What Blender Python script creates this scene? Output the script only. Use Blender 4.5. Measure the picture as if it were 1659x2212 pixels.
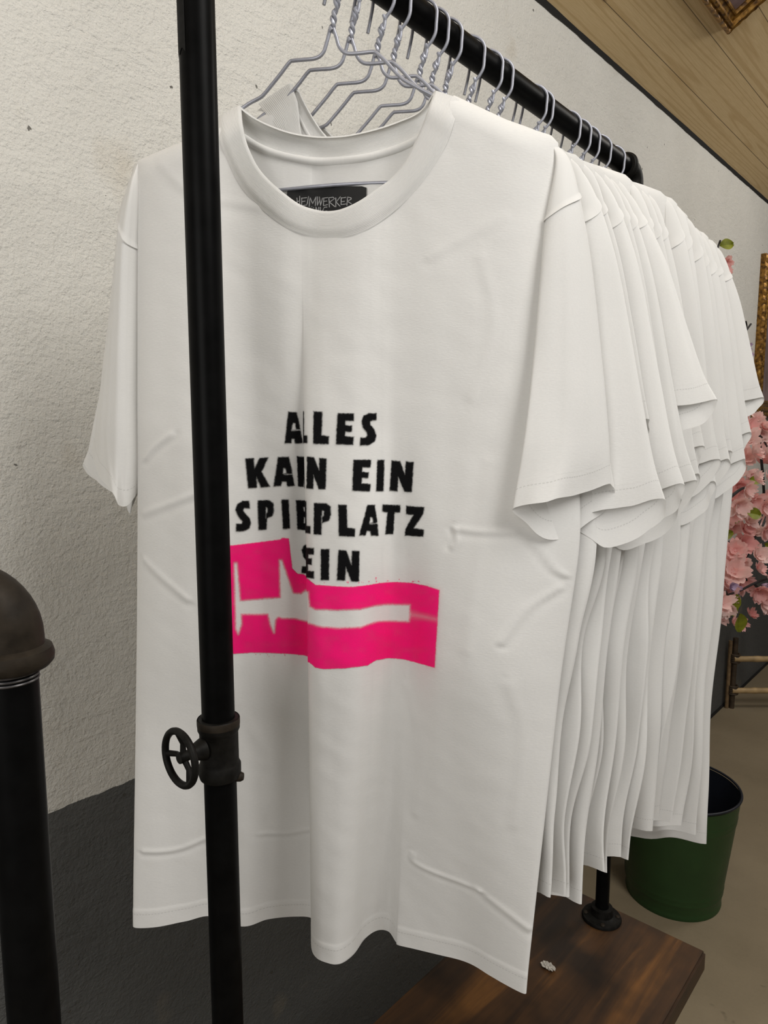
import bpy, bmesh, math, random
import numpy as np
from mathutils import Vector, Matrix

# ------------------------------------------------------------------ scene, camera, light
for o in list(bpy.data.objects):
    bpy.data.objects.remove(o)
SC = bpy.context.scene
COL = SC.collection
rng = np.random.default_rng(7)
random.seed(7)

EYE = 1.3554                       # camera height above the floor (m)
FPX, PCX, PCY = 1500.0, 829.5, 1106.0
PITCH = math.radians(7.14382)
YAW = math.radians(42.17382)
cam = bpy.data.cameras.new('camera')
cam.sensor_fit = 'VERTICAL'
cam.sensor_height = 24.0
cam.lens = 24.0 * FPX / 2212.0
cam.clip_start = 0.02
camo = bpy.data.objects.new('camera', cam)
camo.location = (0, 0, EYE)
camo.rotation_euler = (math.pi / 2 - PITCH, 0, YAW)
COL.objects.link(camo)
SC.camera = camo

SC.view_settings.view_transform = 'Standard'
SC.view_settings.look = 'None'
SC.view_settings.gamma = 1.0
SC.view_settings.use_curve_mapping = False
SC.view_settings.exposure = -0.32
SC.cycles.max_bounces = 10
SC.cycles.diffuse_bounces = 6

world = bpy.data.worlds.new('room_air')
world.use_nodes = True
world.node_tree.nodes['Background'].inputs[0].default_value = (1.0, 0.98, 0.95, 1)
world.node_tree.nodes['Background'].inputs[1].default_value = 0.10
SC.world = world


def area_light(name, loc, target, size, power, color=(1, 0.96, 0.9)):
    l = bpy.data.lights.new(name, 'AREA')
    l.shape = 'RECTANGLE'
    l.size, l.size_y = size
    l.energy = power
    l.color = color
    o = bpy.data.objects.new(name, l)
    o.location = loc
    o.rotation_euler = (Vector(target) - Vector(loc)).to_track_quat('-Z', 'Y').to_euler()
    COL.objects.link(o)
    return o


area_light('lamp_over_room', (0.95, 0.55, 2.75), (-0.5, 0.6, 1.1), (0.9, 1.5), 47, (1, 0.975, 0.94))
area_light('fill_behind_viewer', (0.12, -1.15, 1.5), (-0.7, 0.5, 1.0), (0.8, 1.2), 17, (1, 0.975, 0.94))  # unseen fill light, added to lift the shirt fronts and lower wall
area_light('fill_far_wall', (0.5, 3.3, 2.8), (-0.6, 2.6, 0.9), (0.7, 0.7), 21, (1, 0.96, 0.9))  # another added fill, no visible source: brightens far wall and rear shirts

# ------------------------------------------------------------------ measuring helpers
CF = np.array([-math.sin(YAW) * math.cos(PITCH), math.cos(YAW) * math.cos(PITCH), -math.sin(PITCH)])
CR = np.array([math.cos(YAW), math.sin(YAW), 0.0])
CU = np.cross(CR, CF)
CE = np.array([0, 0, EYE])


def sight(x, y):
    return CF + CR * (x - PCX) / FPX - CU * (y - PCY) / FPX


def on_plane(x, y, n, p):
    n = np.array(n, float)
    r = sight(x, y)
    return CE + r * (n @ (np.array(p, float) - CE)) / (n @ r)


def at_x(x, y, X):
    return on_plane(x, y, (1, 0, 0), (X, 0, 0))


def at_z(x, y, Z):
    return on_plane(x, y, (0, 0, 1), (0, 0, Z))


def to_px(P):
    Q = P - CE
    d = Q @ CF
    return PCX + FPX * (Q @ CR) / d, PCY - FPX * (Q @ CU) / d


# ------------------------------------------------------------------ mesh helpers
def tag(o, label=None, cat=None, group=None, kind=None):
    if label: o['label'] = label
    if cat: o['category'] = cat
    if group: o['group'] = group
    if kind: o['kind'] = kind
    return o


def empty(name, loc=(0, 0, 0)):
    o = bpy.data.objects.new(name, None)
    o.location = loc
    o.empty_display_size = 0.05
    COL.objects.link(o)
    return o


def mesh_obj(name, V, F, mat, parent=None, smooth=True, uv=None):
    """V in world coordinates; stored relative to the parent (parents are unrotated)."""
    V = np.asarray(V, float)
    off = np.array(parent_loc(parent)) if parent else np.zeros(3)
    me = bpy.data.meshes.new(name)
    if isinstance(F, np.ndarray) and F.ndim == 2:
        k = F.shape[1]
        me.vertices.add(len(V))
        me.vertices.foreach_set('co', (V - off).astype(np.float32).ravel())
        me.loops.add(F.size)
        me.loops.foreach_set('vertex_index', F.astype(np.int32).ravel())
        me.polygons.add(len(F))
        me.polygons.foreach_set('loop_start', np.arange(0, F.size, k, dtype=np.int32))
        me.update(calc_edges=True)
        me.validate()
    else:
        me.from_pydata((V - off).tolist(), [], [list(map(int, f)) for f in F])
    if smooth:
        me.polygons.foreach_set('use_smooth', np.ones(len(me.polygons), dtype=bool))
    if uv is not None:
        lay = me.uv_layers.new(name='UVMap')
        idx = np.empty(len(me.loops), dtype=np.int32)
        me.loops.foreach_get('vertex_index', idx)
        lay.data.foreach_set('uv', np.asarray(uv, np.float32)[idx].ravel())
    me.materials.append(mat)
    me.update()
    o = bpy.data.objects.new(name, me)
    COL.objects.link(o)
    if parent: o.parent = parent
    return o


def parent_loc(o):
    v = Vector((0, 0, 0))
    while o:
        v += o.location
        o = o.parent
    return v


class MB:
    """collects pieces into one mesh"""
    def __init__(s):
        s.V, s.F = [], []
        s.n = 0

    def add(s, V, F):
        s.V.append(np.asarray(V, float))
        for f in F:
            s.F.append([int(i) + s.n for i in f])
        s.n += len(V)
        return s

    def box(s, lo, hi, bev=0.0):
        x0, y0, z0 = lo
        x1, y1, z1 = hi
        if bev <= 0:
            V = [(x0, y0, z0), (x1, y0, z0), (x1, y1, z0), (x0, y1, z0), (x0, y0, z1), (x1, y0, z1), (x1, y1, z1), (x0, y1, z1)]
            return s.add(V, [(0, 3, 2, 1), (4, 5, 6, 7), (0, 1, 5, 4), (1, 2, 6, 5), (2, 3, 7, 6), (3, 0, 4, 7)])
        bm = bmesh.new()
        bmesh.ops.create_cube(bm, size=1)
        for v in bm.verts:
            v.co = Vector(((x0 + x1) / 2 + v.co.x * (x1 - x0), (y0 + y1) / 2 + v.co.y * (y1 - y0), (z0 + z1) / 2 + v.co.z * (z1 - z0)))
        bmesh.ops.bevel(bm, geom=bm.edges[:], offset=bev, segments=2, affect='EDGES')
        bm.verts.index_update()
        s.add([v.co[:] for v in bm.verts], [[v.index for v in f.verts] for f in bm.faces])
        bm.free()
        return s

    def tube(s, pts, rad, seg=14, closed=False, cap=True):
        P = np.asarray(pts, float)
        n = len(P)
        R = np.full(n, rad, float) if np.isscalar(rad) else np.asarray(rad, float)
        T = np.zeros_like(P)
        if closed:
            T = np.roll(P, -1, 0) - np.roll(P, 1, 0)
        else:
            T[1:-1] = P[2:] - P[:-2]
            T[0], T[-1] = P[1] - P[0], P[-1] - P[-2]
        T /= np.linalg.norm(T, axis=1)[:, None] + 1e-12
        ref = np.array([0, 0, 1.0]) if abs(T[0][2]) < 0.9 else np.array([1.0, 0, 0])
        N = np.cross(T[0], ref)
        N /= np.linalg.norm(N)
        a = np.linspace(0, 2 * math.pi, seg, endpoint=False)
        V, F = [], []
        for i in range(n):
            N = N - T[i] * (N @ T[i])
            N /= np.linalg.norm(N)
            B = np.cross(T[i], N)
            V.append(P[i] + R[i] * (np.cos(a)[:, None] * N + np.sin(a)[:, None] * B))
        V = np.concatenate(V)
        m = n if closed else n - 1
        for i in range(m):
            j = (i + 1) % n
            for k in range(seg):
                l = (k + 1) % seg
                F.append((i * seg + k, i * seg + l, j * seg + l, j * seg + k))
        if cap and not closed:
            F.append(tuple(range(seg))[::-1])
            F.append(tuple((n - 1) * seg + k for k in range(seg)))
        return s.add(V, F)

    def lathe(s, prof, axis_p, axis_d, seg=40):
        """prof: list of (radius, distance along axis)"""
        d = np.asarray(axis_d, float)
        d /= np.linalg.norm(d)
        ref = np.array([0, 0, 1.0]) if abs(d[2]) < 0.9 else np.array([1.0, 0, 0])
        A = np.cross(d, ref)
        A /= np.linalg.norm(A)
        B = np.cross(d, A)
        a = np.linspace(0, 2 * math.pi, seg, endpoint=False)
        V, F = [], []
        for r, t in prof:
            V.append(np.asarray(axis_p, float) + d * t + r * (np.cos(a)[:, None] * A + np.sin(a)[:, None] * B))
        V = np.concatenate(V)
        for i in range(len(prof) - 1):
            for k in range(seg):
                l = (k + 1) % seg
                F.append((i * seg + k, (i + 1) * seg + k, (i + 1) * seg + l, i * seg + l))
        return s.add(V, F)

    def build(s, name, mat, parent=None, smooth=True):
        o = mesh_obj(name, np.concatenate(s.V), s.F, mat, parent, smooth)
        if smooth:
            bm = bmesh.new()
            bm.from_mesh(o.data)
            bmesh.ops.recalc_face_normals(bm, faces=bm.faces)
            for e in bm.edges:
                if len(e.link_faces) == 2 and e.calc_face_angle(0) > math.radians(38):
                    e.smooth = False
            bm.to_mesh(o.data)
            bm.free()
        return o


def crom(C, m, closed=False):
    """Catmull-Rom through control points C (n,k): m samples per span"""
    C = np.asarray(C, float)
    n = len(C)
    t = np.linspace(0, 1, m, endpoint=False)[:, None]
    out = []
    for i in range(n if closed else n - 1):
        if closed:
            a, b, c, d = C[(i - 1) % n], C[i], C[(i + 1) % n], C[(i + 2) % n]
        else:
            b, c = C[i], C[i + 1]
            a = C[i - 1] if i > 0 else 2 * b - c
            d = C[i + 2] if i + 2 < n else 2 * c - b
        out.append(0.5 * (2 * b + (c - a) * t + (2 * a - 5 * b + 4 * c - d) * t ** 2 + (3 * b - a - 3 * c + d) * t ** 3))
    if not closed:
        out.append(C[-1:])
    return np.concatenate(out)


def vnoise(x, y, seed=0):
    """smooth 2-D value noise in -1..1"""
    r = np.random.default_rng(seed).random((64, 64)) * 2 - 1
    xi, yi = np.floor(x).astype(int), np.floor(y).astype(int)
    fx, fy = x - xi, y - yi
    fx, fy = fx * fx * (3 - 2 * fx), fy * fy * (3 - 2 * fy)
    g = lambda i, j: r[i % 64, j % 64]
    return (g(xi, yi) * (1 - fx) + g(xi + 1, yi) * fx) * (1 - fy) + (g(xi, yi + 1) * (1 - fx) + g(xi + 1, yi + 1) * fx) * fy


def gridfaces(nr, nc, wrap=False):
    i, j = np.meshgrid(np.arange(nr - 1), np.arange(nc if wrap else nc - 1), indexing='ij')
    k = (j + 1) % nc
    return np.stack([i * nc + j, (i + 1) * nc + j, (i + 1) * nc + k, i * nc + k], -1).reshape(-1, 4)


def inside(px, py, poly):
    poly = np.asarray(poly, float)
    r = np.zeros(px.shape, bool)
    x0, y0 = poly[-1]
    for x1, y1 in poly:
        c = ((y1 > py) != (y0 > py)) & (px < (x0 - x1) * (py - y1) / ((y0 - y1) if y0 != y1 else 1e-9) + x1)
        r ^= c
        x0, y0 = x1, y1
    return r


def sdist(px, py, poly):
    """signed distance, negative inside"""
    poly = np.asarray(poly, float)
    d = np.full(px.shape, 1e9)
    a = poly[-1]
    for b in poly:
        e = b - a
        t = np.clip(((px - a[0]) * e[0] + (py - a[1]) * e[1]) / (e @ e + 1e-9), 0, 1)
        d = np.minimum(d, np.hypot(px - a[0] - t * e[0], py - a[1] - t * e[1]))
        a = b
    return np.where(inside(px, py, poly), -d, d)


# ------------------------------------------------------------------ materials
def new_mat(name):
    m = bpy.data.materials.new(name)
    m.use_nodes = True
    nt = m.node_tree
    b = nt.nodes['Principled BSDF']
    return m, nt, b


def N(nt, kind, **kw):
    n = nt.nodes.new(kind)
    for k, v in kw.items():
        if k in n.inputs.keys():
            n.inputs[k].default_value = v
        else:
            setattr(n, k, v)
    return n


def ramp(nt, fac, stops):
    r = nt.nodes.new('ShaderNodeValToRGB')
    cr = r.color_ramp
    cr.elements[0].position, cr.elements[0].color = stops[0][0], (*stops[0][1], 1)
    cr.elements[1].position, cr.elements[1].color = stops[-1][0], (*stops[-1][1], 1)
    for p, c in stops[1:-1]:
        e = cr.elements.new(p)
        e.color = (*c, 1)
    nt.links.new(fac, r.inputs['Fac'])
    return r


def mathn(nt, op, a, b=None):
    n = nt.nodes.new('ShaderNodeMath')
    n.operation = op
    for i, v in enumerate((a, b)):
        if v is None: continue
        if isinstance(v, (int, float)): n.inputs[i].default_value = v
        else: nt.links.new(v, n.inputs[i])
    return n.outputs[0]


def mixc(nt, fac, a, b, blend='MIX'):
    n = nt.nodes.new('ShaderNodeMix')
    n.data_type = 'RGBA'
    n.blend_type = blend
    for s, v in ((n.inputs[0], fac), (n.inputs[6], a), (n.inputs[7], b)):
        if isinstance(v, (int, float)): s.default_value = v
        elif isinstance(v, tuple): s.default_value = (*v, 1)
        else: nt.links.new(v, s)
    return n.outputs[2]


def bump(nt, bsdf, h, strength=0.3, dist=0.002, chain=None):
    b = N(nt, 'ShaderNodeBump', Strength=strength, Distance=dist)
    nt.links.new(h, b.inputs['Height'])
    if chain: nt.links.new(chain.outputs[0], b.inputs['Normal'])
    nt.links.new(b.outputs[0], bsdf.inputs['Normal'])
    return b


def simple_mat(name, color, rough=0.6, metal=0.0, noise=0.0, scale=30.0, bumps=0.0, spec=None):
    m, nt, b = new_mat(name)
    b.inputs['Roughness'].default_value = rough
    b.inputs['Metallic'].default_value = metal
    tc = N(nt, 'ShaderNodeTexCoord')
    nz = N(nt, 'ShaderNodeTexNoise', Scale=scale, Detail=5.0)
    nt.links.new(tc.outputs['Object'], nz.inputs['Vector'])
    lo = tuple(c * (1 - noise) for c in color)
    hi = tuple(min(1, c * (1 + noise)) for c in color)
    r = ramp(nt, nz.outputs['Fac'], [(0.3, lo), (0.7, hi)])
    nt.links.new(r.outputs[0], b.inputs['Base Color'])
    if bumps: bump(nt, b, nz.outputs['Fac'], bumps, 0.002)
    if spec is not None: b.inputs['Specular IOR Level'].default_value = spec
    return m


def cloth_mat(name, base=(0.83, 0.825, 0.805), rib=False):
    m, nt, b = new_mat(name)
    b.inputs['Roughness'].default_value = 0.92
    b.inputs['Specular IOR Level'].default_value = 0.15
    b.inputs['Sheen Weight'].default_value = 0.08
    uv = N(nt, 'ShaderNodeUVMap')
    mp = N(nt, 'ShaderNodeMapping')
    mp.inputs['Scale'].default_value = (260, 900, 1)
    nt.links.new(uv.outputs[0], mp.inputs[0])
    nz = N(nt, 'ShaderNodeTexNoise', Scale=1.0, Detail=3.0)
    nt.links.new(mp.outputs[0], nz.inputs['Vector'])
    mp2 = N(nt, 'ShaderNodeMapping')
    mp2.inputs['Scale'].default_value = (30, 55, 1)
    nt.links.new(uv.outputs[0], mp2.inputs[0])
    n2 = N(nt, 'ShaderNodeTexNoise', Scale=1.0, Detail=4.0, Roughness=0.6)
    nt.links.new(mp2.outputs[0], n2.inputs['Vector'])
    c1 = ramp(nt, nz.outputs['Fac'], [(0.25, tuple(c * 0.955 for c in base)), (0.75, base)])
    nt.links.new(c1.outputs[0], b.inputs['Base Color'])
    b1 = bump(nt, b, n2.outputs['Fac'], 0.2, 0.0012)
    b2 = bump(nt, b, nz.outputs['Fac'], 0.25, 0.0004, b1)
    sep = N(nt, 'ShaderNodeSeparateXYZ')
    nt.links.new(uv.outputs[0], sep.inputs[0])
    if rib:
        w = mathn(nt, 'SINE', mathn(nt, 'MULTIPLY', sep.outputs[1], 2 * math.pi / 0.0011))
        bump(nt, b, w, 0.3, 0.0003, b2)
    else:
        v = sep.outputs[1]
        # hem: two raised rows of stitches and the doubled cloth below them
        def row(at, wd):
            d = mathn(nt, 'ABSOLUTE', mathn(nt, 'SUBTRACT', v, at))
            return mathn(nt, 'LESS_THAN', d, wd)
        dash = mathn(nt, 'GREATER_THAN', mathn(nt, 'FRACT', mathn(nt, 'MULTIPLY', sep.outputs[0], 1 / 0.0032)), 0.35)
        st = mathn(nt, 'MULTIPLY', row(0.0165, 0.0005), dash)
        col = mixc(nt, mathn(nt, 'MULTIPLY', st, 0.4), c1.outputs[0], tuple(c * 0.55 for c in base))
        nt.links.new(col, b.inputs['Base Color'])
        h = mathn(nt, 'SUBTRACT', row(0.0220, 0.0011), mathn(nt, 'MULTIPLY', st, 1.0))
        bump(nt, b, h, 0.5, 0.0008, b2)
    # thin cotton lets a little light through
    tr = N(nt, 'ShaderNodeBsdfTranslucent')
    tr.inputs[0].default_value = (*base, 1)
    mx = N(nt, 'ShaderNodeMixShader')
    mx.inputs[0].default_value = 0.12
    nt.links.new(b.outputs[0], mx.inputs[1])
    nt.links.new(tr.outputs[0], mx.inputs[2])
    nt.links.new(mx.outputs[0], nt.nodes['Material Output'].inputs[0])
    return m


def paint_mat(name, color, grain=0.3):
    """sprayed paint: covers the cloth where the spray was dense, nothing elsewhere"""
    m, nt, b = new_mat(name)
    b.inputs['Roughness'].default_value = 0.85
    b.inputs['Specular IOR Level'].default_value = 0.15
    b.inputs['Base Color'].default_value = (*color, 1)
    at = N(nt, 'ShaderNodeAttribute', attribute_name='paint')
    uv = N(nt, 'ShaderNodeUVMap')
    nz = N(nt, 'ShaderNodeTexNoise', Scale=900.0, Detail=3.0)
    nt.links.new(uv.outputs[0], nz.inputs['Vector'])
    f = mathn(nt, 'ADD', at.outputs['Fac'], mathn(nt, 'MULTIPLY', mathn(nt, 'SUBTRACT', nz.outputs['Fac'], 0.5), grain))
    f = mathn(nt, 'MINIMUM', mathn(nt, 'MAXIMUM', f, 0.0), 1.0)
    f = mathn(nt, 'MULTIPLY', f, mathn(nt, 'MINIMUM', mathn(nt, 'MULTIPLY', at.outputs['Fac'], 5.0), 1.0))
    tr = N(nt, 'ShaderNodeBsdfTransparent')
    mx = N(nt, 'ShaderNodeMixShader')
    nt.links.new(f, mx.inputs[0])
    nt.links.new(tr.outputs[0], mx.inputs[1])
    nt.links.new(b.outputs[0], mx.inputs[2])
    nt.links.new(mx.outputs[0], nt.nodes['Material Output'].inputs[0])
    return m


M = {}
M['cloth'] = cloth_mat('white_cotton')
M['rib'] = cloth_mat('white_rib_knit', (0.80, 0.795, 0.775), rib=True)
M['black_paint'] = paint_mat('black_spray_paint', (0.0025, 0.0025, 0.003))
M['pink_paint'] = paint_mat('pink_spray_paint', (1.0, 0.008, 0.19))
M['wire'] = simple_mat('grey_coated_wire', (0.36, 0.37, 0.42), 0.38, 0.35, 0.08, 200)
M['pipe'] = simple_mat('black_pipe', (0.0035, 0.0035, 0.0035), 0.38, 0.0, 0.25, 60, 0.05, 0.045)
M['iron'] = simple_mat('dark_cast_iron', (0.009, 0.0085, 0.0075), 0.5, 0.0, 0.4, 120, 0.25, 0.1)
M['rust'] = simple_mat('brownish_cast_iron', (0.022, 0.017, 0.012), 0.55, 0.0, 0.35, 90, 0.25, 0.12)
M['worn'] = simple_mat('worn_steel_thread', (0.09, 0.085, 0.085), 0.35, 0.5, 0.4, 200)
M['tape'] = simple_mat('matt_black_tape', (0.014, 0.014, 0.0135), 0.8, 0, 0.3, 150, 0, 0.15)
M['label'] = simple_mat('black_woven_label', (0.004, 0.004, 0.004), 0.7, 0, 0.2, 300)
M['thread'] = simple_mat('grey_thread', (0.33, 0.33, 0.33), 0.8, 0, 0.25, 500)
M['green'] = simple_mat('green_enamel', (0.016, 0.052, 0.012), 0.45, 0, 0.12, 12)
M['navy'] = simple_mat('dark_navy_enamel', (0.006, 0.008, 0.014), 0.45, 0, 0.2, 20)
M['bamboo'] = simple_mat('pale_bamboo', (0.42, 0.29, 0.14), 0.5, 0, 0.25, 25)
M['dark_cane'] = simple_mat('dark_cane', (0.055, 0.036, 0.02), 0.6, 0, 0.4, 40)
M['cane_brown'] = simple_mat('brown_cane', (0.2, 0.13, 0.065), 0.6, 0, 0.35, 40)  # plain brown of the split canes beside the posts
M['twig'] = simple_mat('black_twig', (0.012, 0.011, 0.012), 0.6, 0, 0.3, 80)
M['leaf'] = simple_mat('yellow_green_leaf', (0.20, 0.22, 0.012), 0.5, 0, 0.35, 40)
M['paper'] = simple_mat('crumpled_paper', (0.5, 0.46, 0.4), 0.8, 0, 0.3, 100)
M['black'] = simple_mat('dark_gap', (0.006, 0.005, 0.004), 0.9)


def petal_mat(name, a, b_):
    m, nt, b = new_mat(name)
    b.inputs['Roughness'].default_value = 0.7
    oi = N(nt, 'ShaderNodeObjectInfo')
    r = ramp(nt, oi.outputs['Random'], [(0.0, a), (1.0, b_)])
    nt.links.new(r.outputs[0], b.inputs['Base Color'])
    tr = N(nt, 'ShaderNodeBsdfTranslucent')
    nt.links.new(r.outputs[0], tr.inputs[0])
    mx = N(nt, 'ShaderNodeMixShader')
    mx.inputs[0].default_value = 0.3
    nt.links.new(b.outputs[0], mx.inputs[1])
    nt.links.new(tr.outputs[0], mx.inputs[2])
    nt.links.new(mx.outputs[0], nt.nodes['Material Output'].inputs[0])
    return m


M['petal'] = petal_mat('pink_silk_petal', (0.92, 0.50, 0.48), (0.96, 0.74, 0.70))
M['lilac'] = petal_mat('lilac_silk_petal', (0.55, 0.42, 0.62), (0.66, 0.5, 0.66))


def wall_mat():
    m, nt, b = new_mat('two_tone_plaster')
    tc = N(nt, 'ShaderNodeTexCoord')
    P = tc.outputs['Object']
    sep = N(nt, 'ShaderNodeSeparateXYZ')
    nt.links.new(P, sep.inputs[0])
    n1 = N(nt, 'ShaderNodeTexNoise', Scale=3.0, Detail=6.0, Roughness=0.6)
    n2 = N(nt, 'ShaderNodeTexNoise', Scale=45.0, Detail=7.0, Roughness=0.62)
    n3 = N(nt, 'ShaderNodeTexNoise', Scale=180.0, Detail=4.0, Roughness=0.6)
    mp = N(nt, 'ShaderNodeMapping')
    mp.inputs['Scale'].default_value = (1, 5.0, 14.0)
    mp.inputs['Rotation'].default_value = (math.radians(28), 0, 0)
    nt.links.new(P, mp.inputs[0])
    n4 = N(nt, 'ShaderNodeTexNoise', Scale=3.2, Detail=5.0, Roughness=0.65, Distortion=0.6)
    nt.links.new(mp.outputs[0], n4.inputs['Vector'])
    vo = N(nt, 'ShaderNodeTexVoronoi', Scale=19.0)
    vo.feature = 'F1'
    for n in (n1, n2, n3): nt.links.new(P, n.inputs['Vector'])
    nt.links.new(P, vo.inputs['Vector'])
    white = ramp(nt, n1.outputs['Fac'], [(0.3, (0.64, 0.626, 0.58)), (0.7, (0.72, 0.707, 0.66))])
    grey = ramp(nt, n1.outputs['Fac'], [(0.3, (0.088, 0.090, 0.088)), (0.7, (0.108, 0.110, 0.107))])
    # paint line at dado height, slightly ragged
    edge = mathn(nt, 'ADD', sep.outputs[2], mathn(nt, 'MULTIPLY', mathn(nt, 'SUBTRACT', n2.outputs['Fac'], 0.5), 0.008))
    up = mathn(nt, 'GREATER_THAN', edge, 0.8218)
    col = mixc(nt, up, grey.outputs[0], white.outputs[0])
    # small pits and chips in the plaster
    sel = N(nt, 'ShaderNodeTexNoise', Scale=7.0, Detail=2.0)
    nt.links.new(P, sel.inputs['Vector'])
    wob = mathn(nt, 'ADD', vo.outputs['Distance'], mathn(nt, 'MULTIPLY', mathn(nt, 'SUBTRACT', n3.outputs['Fac'], 0.5), 0.16))
    pit = mathn(nt, 'LESS_THAN', wob, 0.055)
    pit = mathn(nt, 'MULTIPLY', pit, mathn(nt, 'GREATER_THAN', sel.outputs['Fac'], 0.53))
    col = mixc(nt, mathn(nt, 'MULTIPLY', pit, 0.85), col, (0.06, 0.055, 0.045))
    # yellowish stains
    st = N(nt, 'ShaderNodeTexNoise', Scale=5.5, Detail=3.0)
    mp3 = N(nt, 'ShaderNodeMapping')
    mp3.inputs['Location'].default_value = (3.1, 1.7, 0.4)
    nt.links.new(P, mp3.inputs[0])
    nt.links.new(mp3.outputs[0], st.inputs['Vector'])
    sr = ramp(nt, st.outputs['Fac'], [(0.66, (0, 0, 0)), (0.78, (0.3, 0.3, 0.3))])
    col = mixc(nt, sr.outputs[0], col, (0.42, 0.33, 0.2))
    zn = N(nt, 'ShaderNodeTexNoise', Scale=2.2, Detail=2.0)
    nt.links.new(P, zn.inputs['Vector'])
    rough_zone = ramp(nt, zn.outputs['Fac'], [(0.42, (0.15, 0.15, 0.15)), (0.62, (1, 1, 1))])
    nt.links.new(col, b.inputs['Base Color'])
    b.inputs['Roughness'].default_value = 0.62
    b.inputs['Specular IOR Level'].default_value = 0.3
    b1 = bump(nt, b, mathn(nt, 'MULTIPLY', n4.outputs['Fac'], rough_zone.outputs[0]), 0.5, 0.008)
    b2 = bump(nt, b, n2.outputs['Fac'], 0.6, 0.006, b1)
    b3 = bump(nt, b, n3.outputs['Fac'], 0.6, 0.0028, b2)
    bump(nt, b, pit, -0.5, 0.003, b3)
    return m


def pine_mat():
    m, nt, b = new_mat('pine_boards')
    tc = N(nt, 'ShaderNodeTexCoord')
    uv = N(nt, 'ShaderNodeUVMap')
    sep = N(nt, 'ShaderNodeSeparateXYZ')
    nt.links.new(uv.outputs[0], sep.inputs[0])
    idx = mathn(nt, 'FLOOR', mathn(nt, 'DIVIDE', sep.outputs[1], 0.125))
    fr = mathn(nt, 'FRACT', mathn(nt, 'DIVIDE', sep.outputs[1], 0.125))
    comb = N(nt, 'ShaderNodeCombineXYZ')
    nt.links.new(mathn(nt, 'ADD', mathn(nt, 'MULTIPLY', sep.outputs[0], 0.22), mathn(nt, 'MULTIPLY', idx, 3.37)), comb.inputs[0])
    nt.links.new(mathn(nt, 'MULTIPLY', fr, 1.0), comb.inputs[1])
    nt.links.new(mathn(nt, 'MULTIPLY', idx, 1.9), comb.inputs[2])
    n1 = N(nt, 'ShaderNodeTexNoise', Scale=1.6, Detail=2.0, Roughness=0.35, Distortion=0.15)
    nt.links.new(comb.outputs[0], n1.inputs['Vector'])
    rings = mathn(nt, 'SINE', mathn(nt, 'MULTIPLY', n1.outputs['Fac'], 80.0))
    fine = N(nt, 'ShaderNodeTexNoise', Scale=8.0, Detail=6.0)
    mp = N(nt, 'ShaderNodeMapping')
    mp.inputs['Scale'].default_value = (2, 60, 1)
    nt.links.new(uv.outputs[0], mp.inputs[0])
    nt.links.new(mp.outputs[0], fine.inputs['Vector'])
    base = ramp(nt, fine.outputs['Fac'], [(0.25, (0.60, 0.435, 0.215)), (0.8, (0.74, 0.57, 0.33))])
    rr = ramp(nt, rings, [(0.45, (0, 0, 0)), (0.98, (0.7, 0.7, 0.7))])
    # ramp wants 0..1: shift rings
    col = mixc(nt, mathn(nt, 'MULTIPLY', rr.outputs[0], 0.6), base.outputs[0], (0.45, 0.285, 0.11))
    # knots
    vo = N(nt, 'ShaderNodeTexVoronoi', Scale=3.2)
    mp2 = N(nt, 'ShaderNodeMapping')
    mp2.inputs['Scale'].default_value = (1.0, 2.6, 1)
    nt.links.new(uv.outputs[0], mp2.inputs[0])
    nt.links.new(mp2.outputs[0], vo.inputs['Vector'])
    kn = ramp(nt, vo.outputs['Distance'], [(0.018, (0.85, 0.85, 0.85)), (0.06, (0, 0, 0))])
    col = mixc(nt, kn.outputs[0], col, (0.16, 0.085, 0.035))
    # joints between boards
    j = mathn(nt, 'LESS_THAN', mathn(nt, 'MINIMUM', fr, mathn(nt, 'SUBTRACT', 1.0, fr)), 0.008)
    col = mixc(nt, mathn(nt, 'MULTIPLY', j, 0.8), col, (0.06, 0.035, 0.015))
    nt.links.new(col, b.inputs['Base Color'])
    b.inputs['Roughness'].default_value = 0.55
    b1 = bump(nt, b, fine.outputs['Fac'], 0.15, 0.001)
    bump(nt, b, j, -0.6, 0.002, b1)
    return m


def plank_mat():
    m, nt, b = new_mat('dark_oiled_plank')
    tc = N(nt, 'ShaderNodeTexCoord')
    mp = N(nt, 'ShaderNodeMapping')
    mp.inputs['Scale'].default_value = (34, 2.2, 20)
    nt.links.new(tc.outputs['Object'], mp.inputs[0])
    n1 = N(nt, 'ShaderNodeTexNoise', Scale=1.0, Detail=6.0, Roughness=0.6, Distortion=0.5)
    nt.links.new(mp.outputs[0], n1.inputs['Vector'])
    n2 = N(nt, 'ShaderNodeTexNoise', Scale=9.0, Detail=3.0)
    nt.links.new(tc.outputs['Object'], n2.inputs['Vector'])
    c = ramp(nt, n1.outputs['Fac'], [(0.25, (0.016, 0.008, 0.004)), (0.52, (0.070, 0.030, 0.009)), (0.78, (0.23, 0.095, 0.020))])
    d = ramp(nt, n2.outputs['Fac'], [(0.36, (0.25, 0.25, 0.25)), (0.6, (1, 1, 1))])
    col = mixc(nt, 1.0, c.outputs[0], d.outputs[0], 'MULTIPLY')
    nt.links.new(col, b.inputs['Base Color'])
    b.inputs['Roughness'].default_value = 0.5
    bump(nt, b, n1.outputs['Fac'], 0.3, 0.002)
    return m


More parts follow.
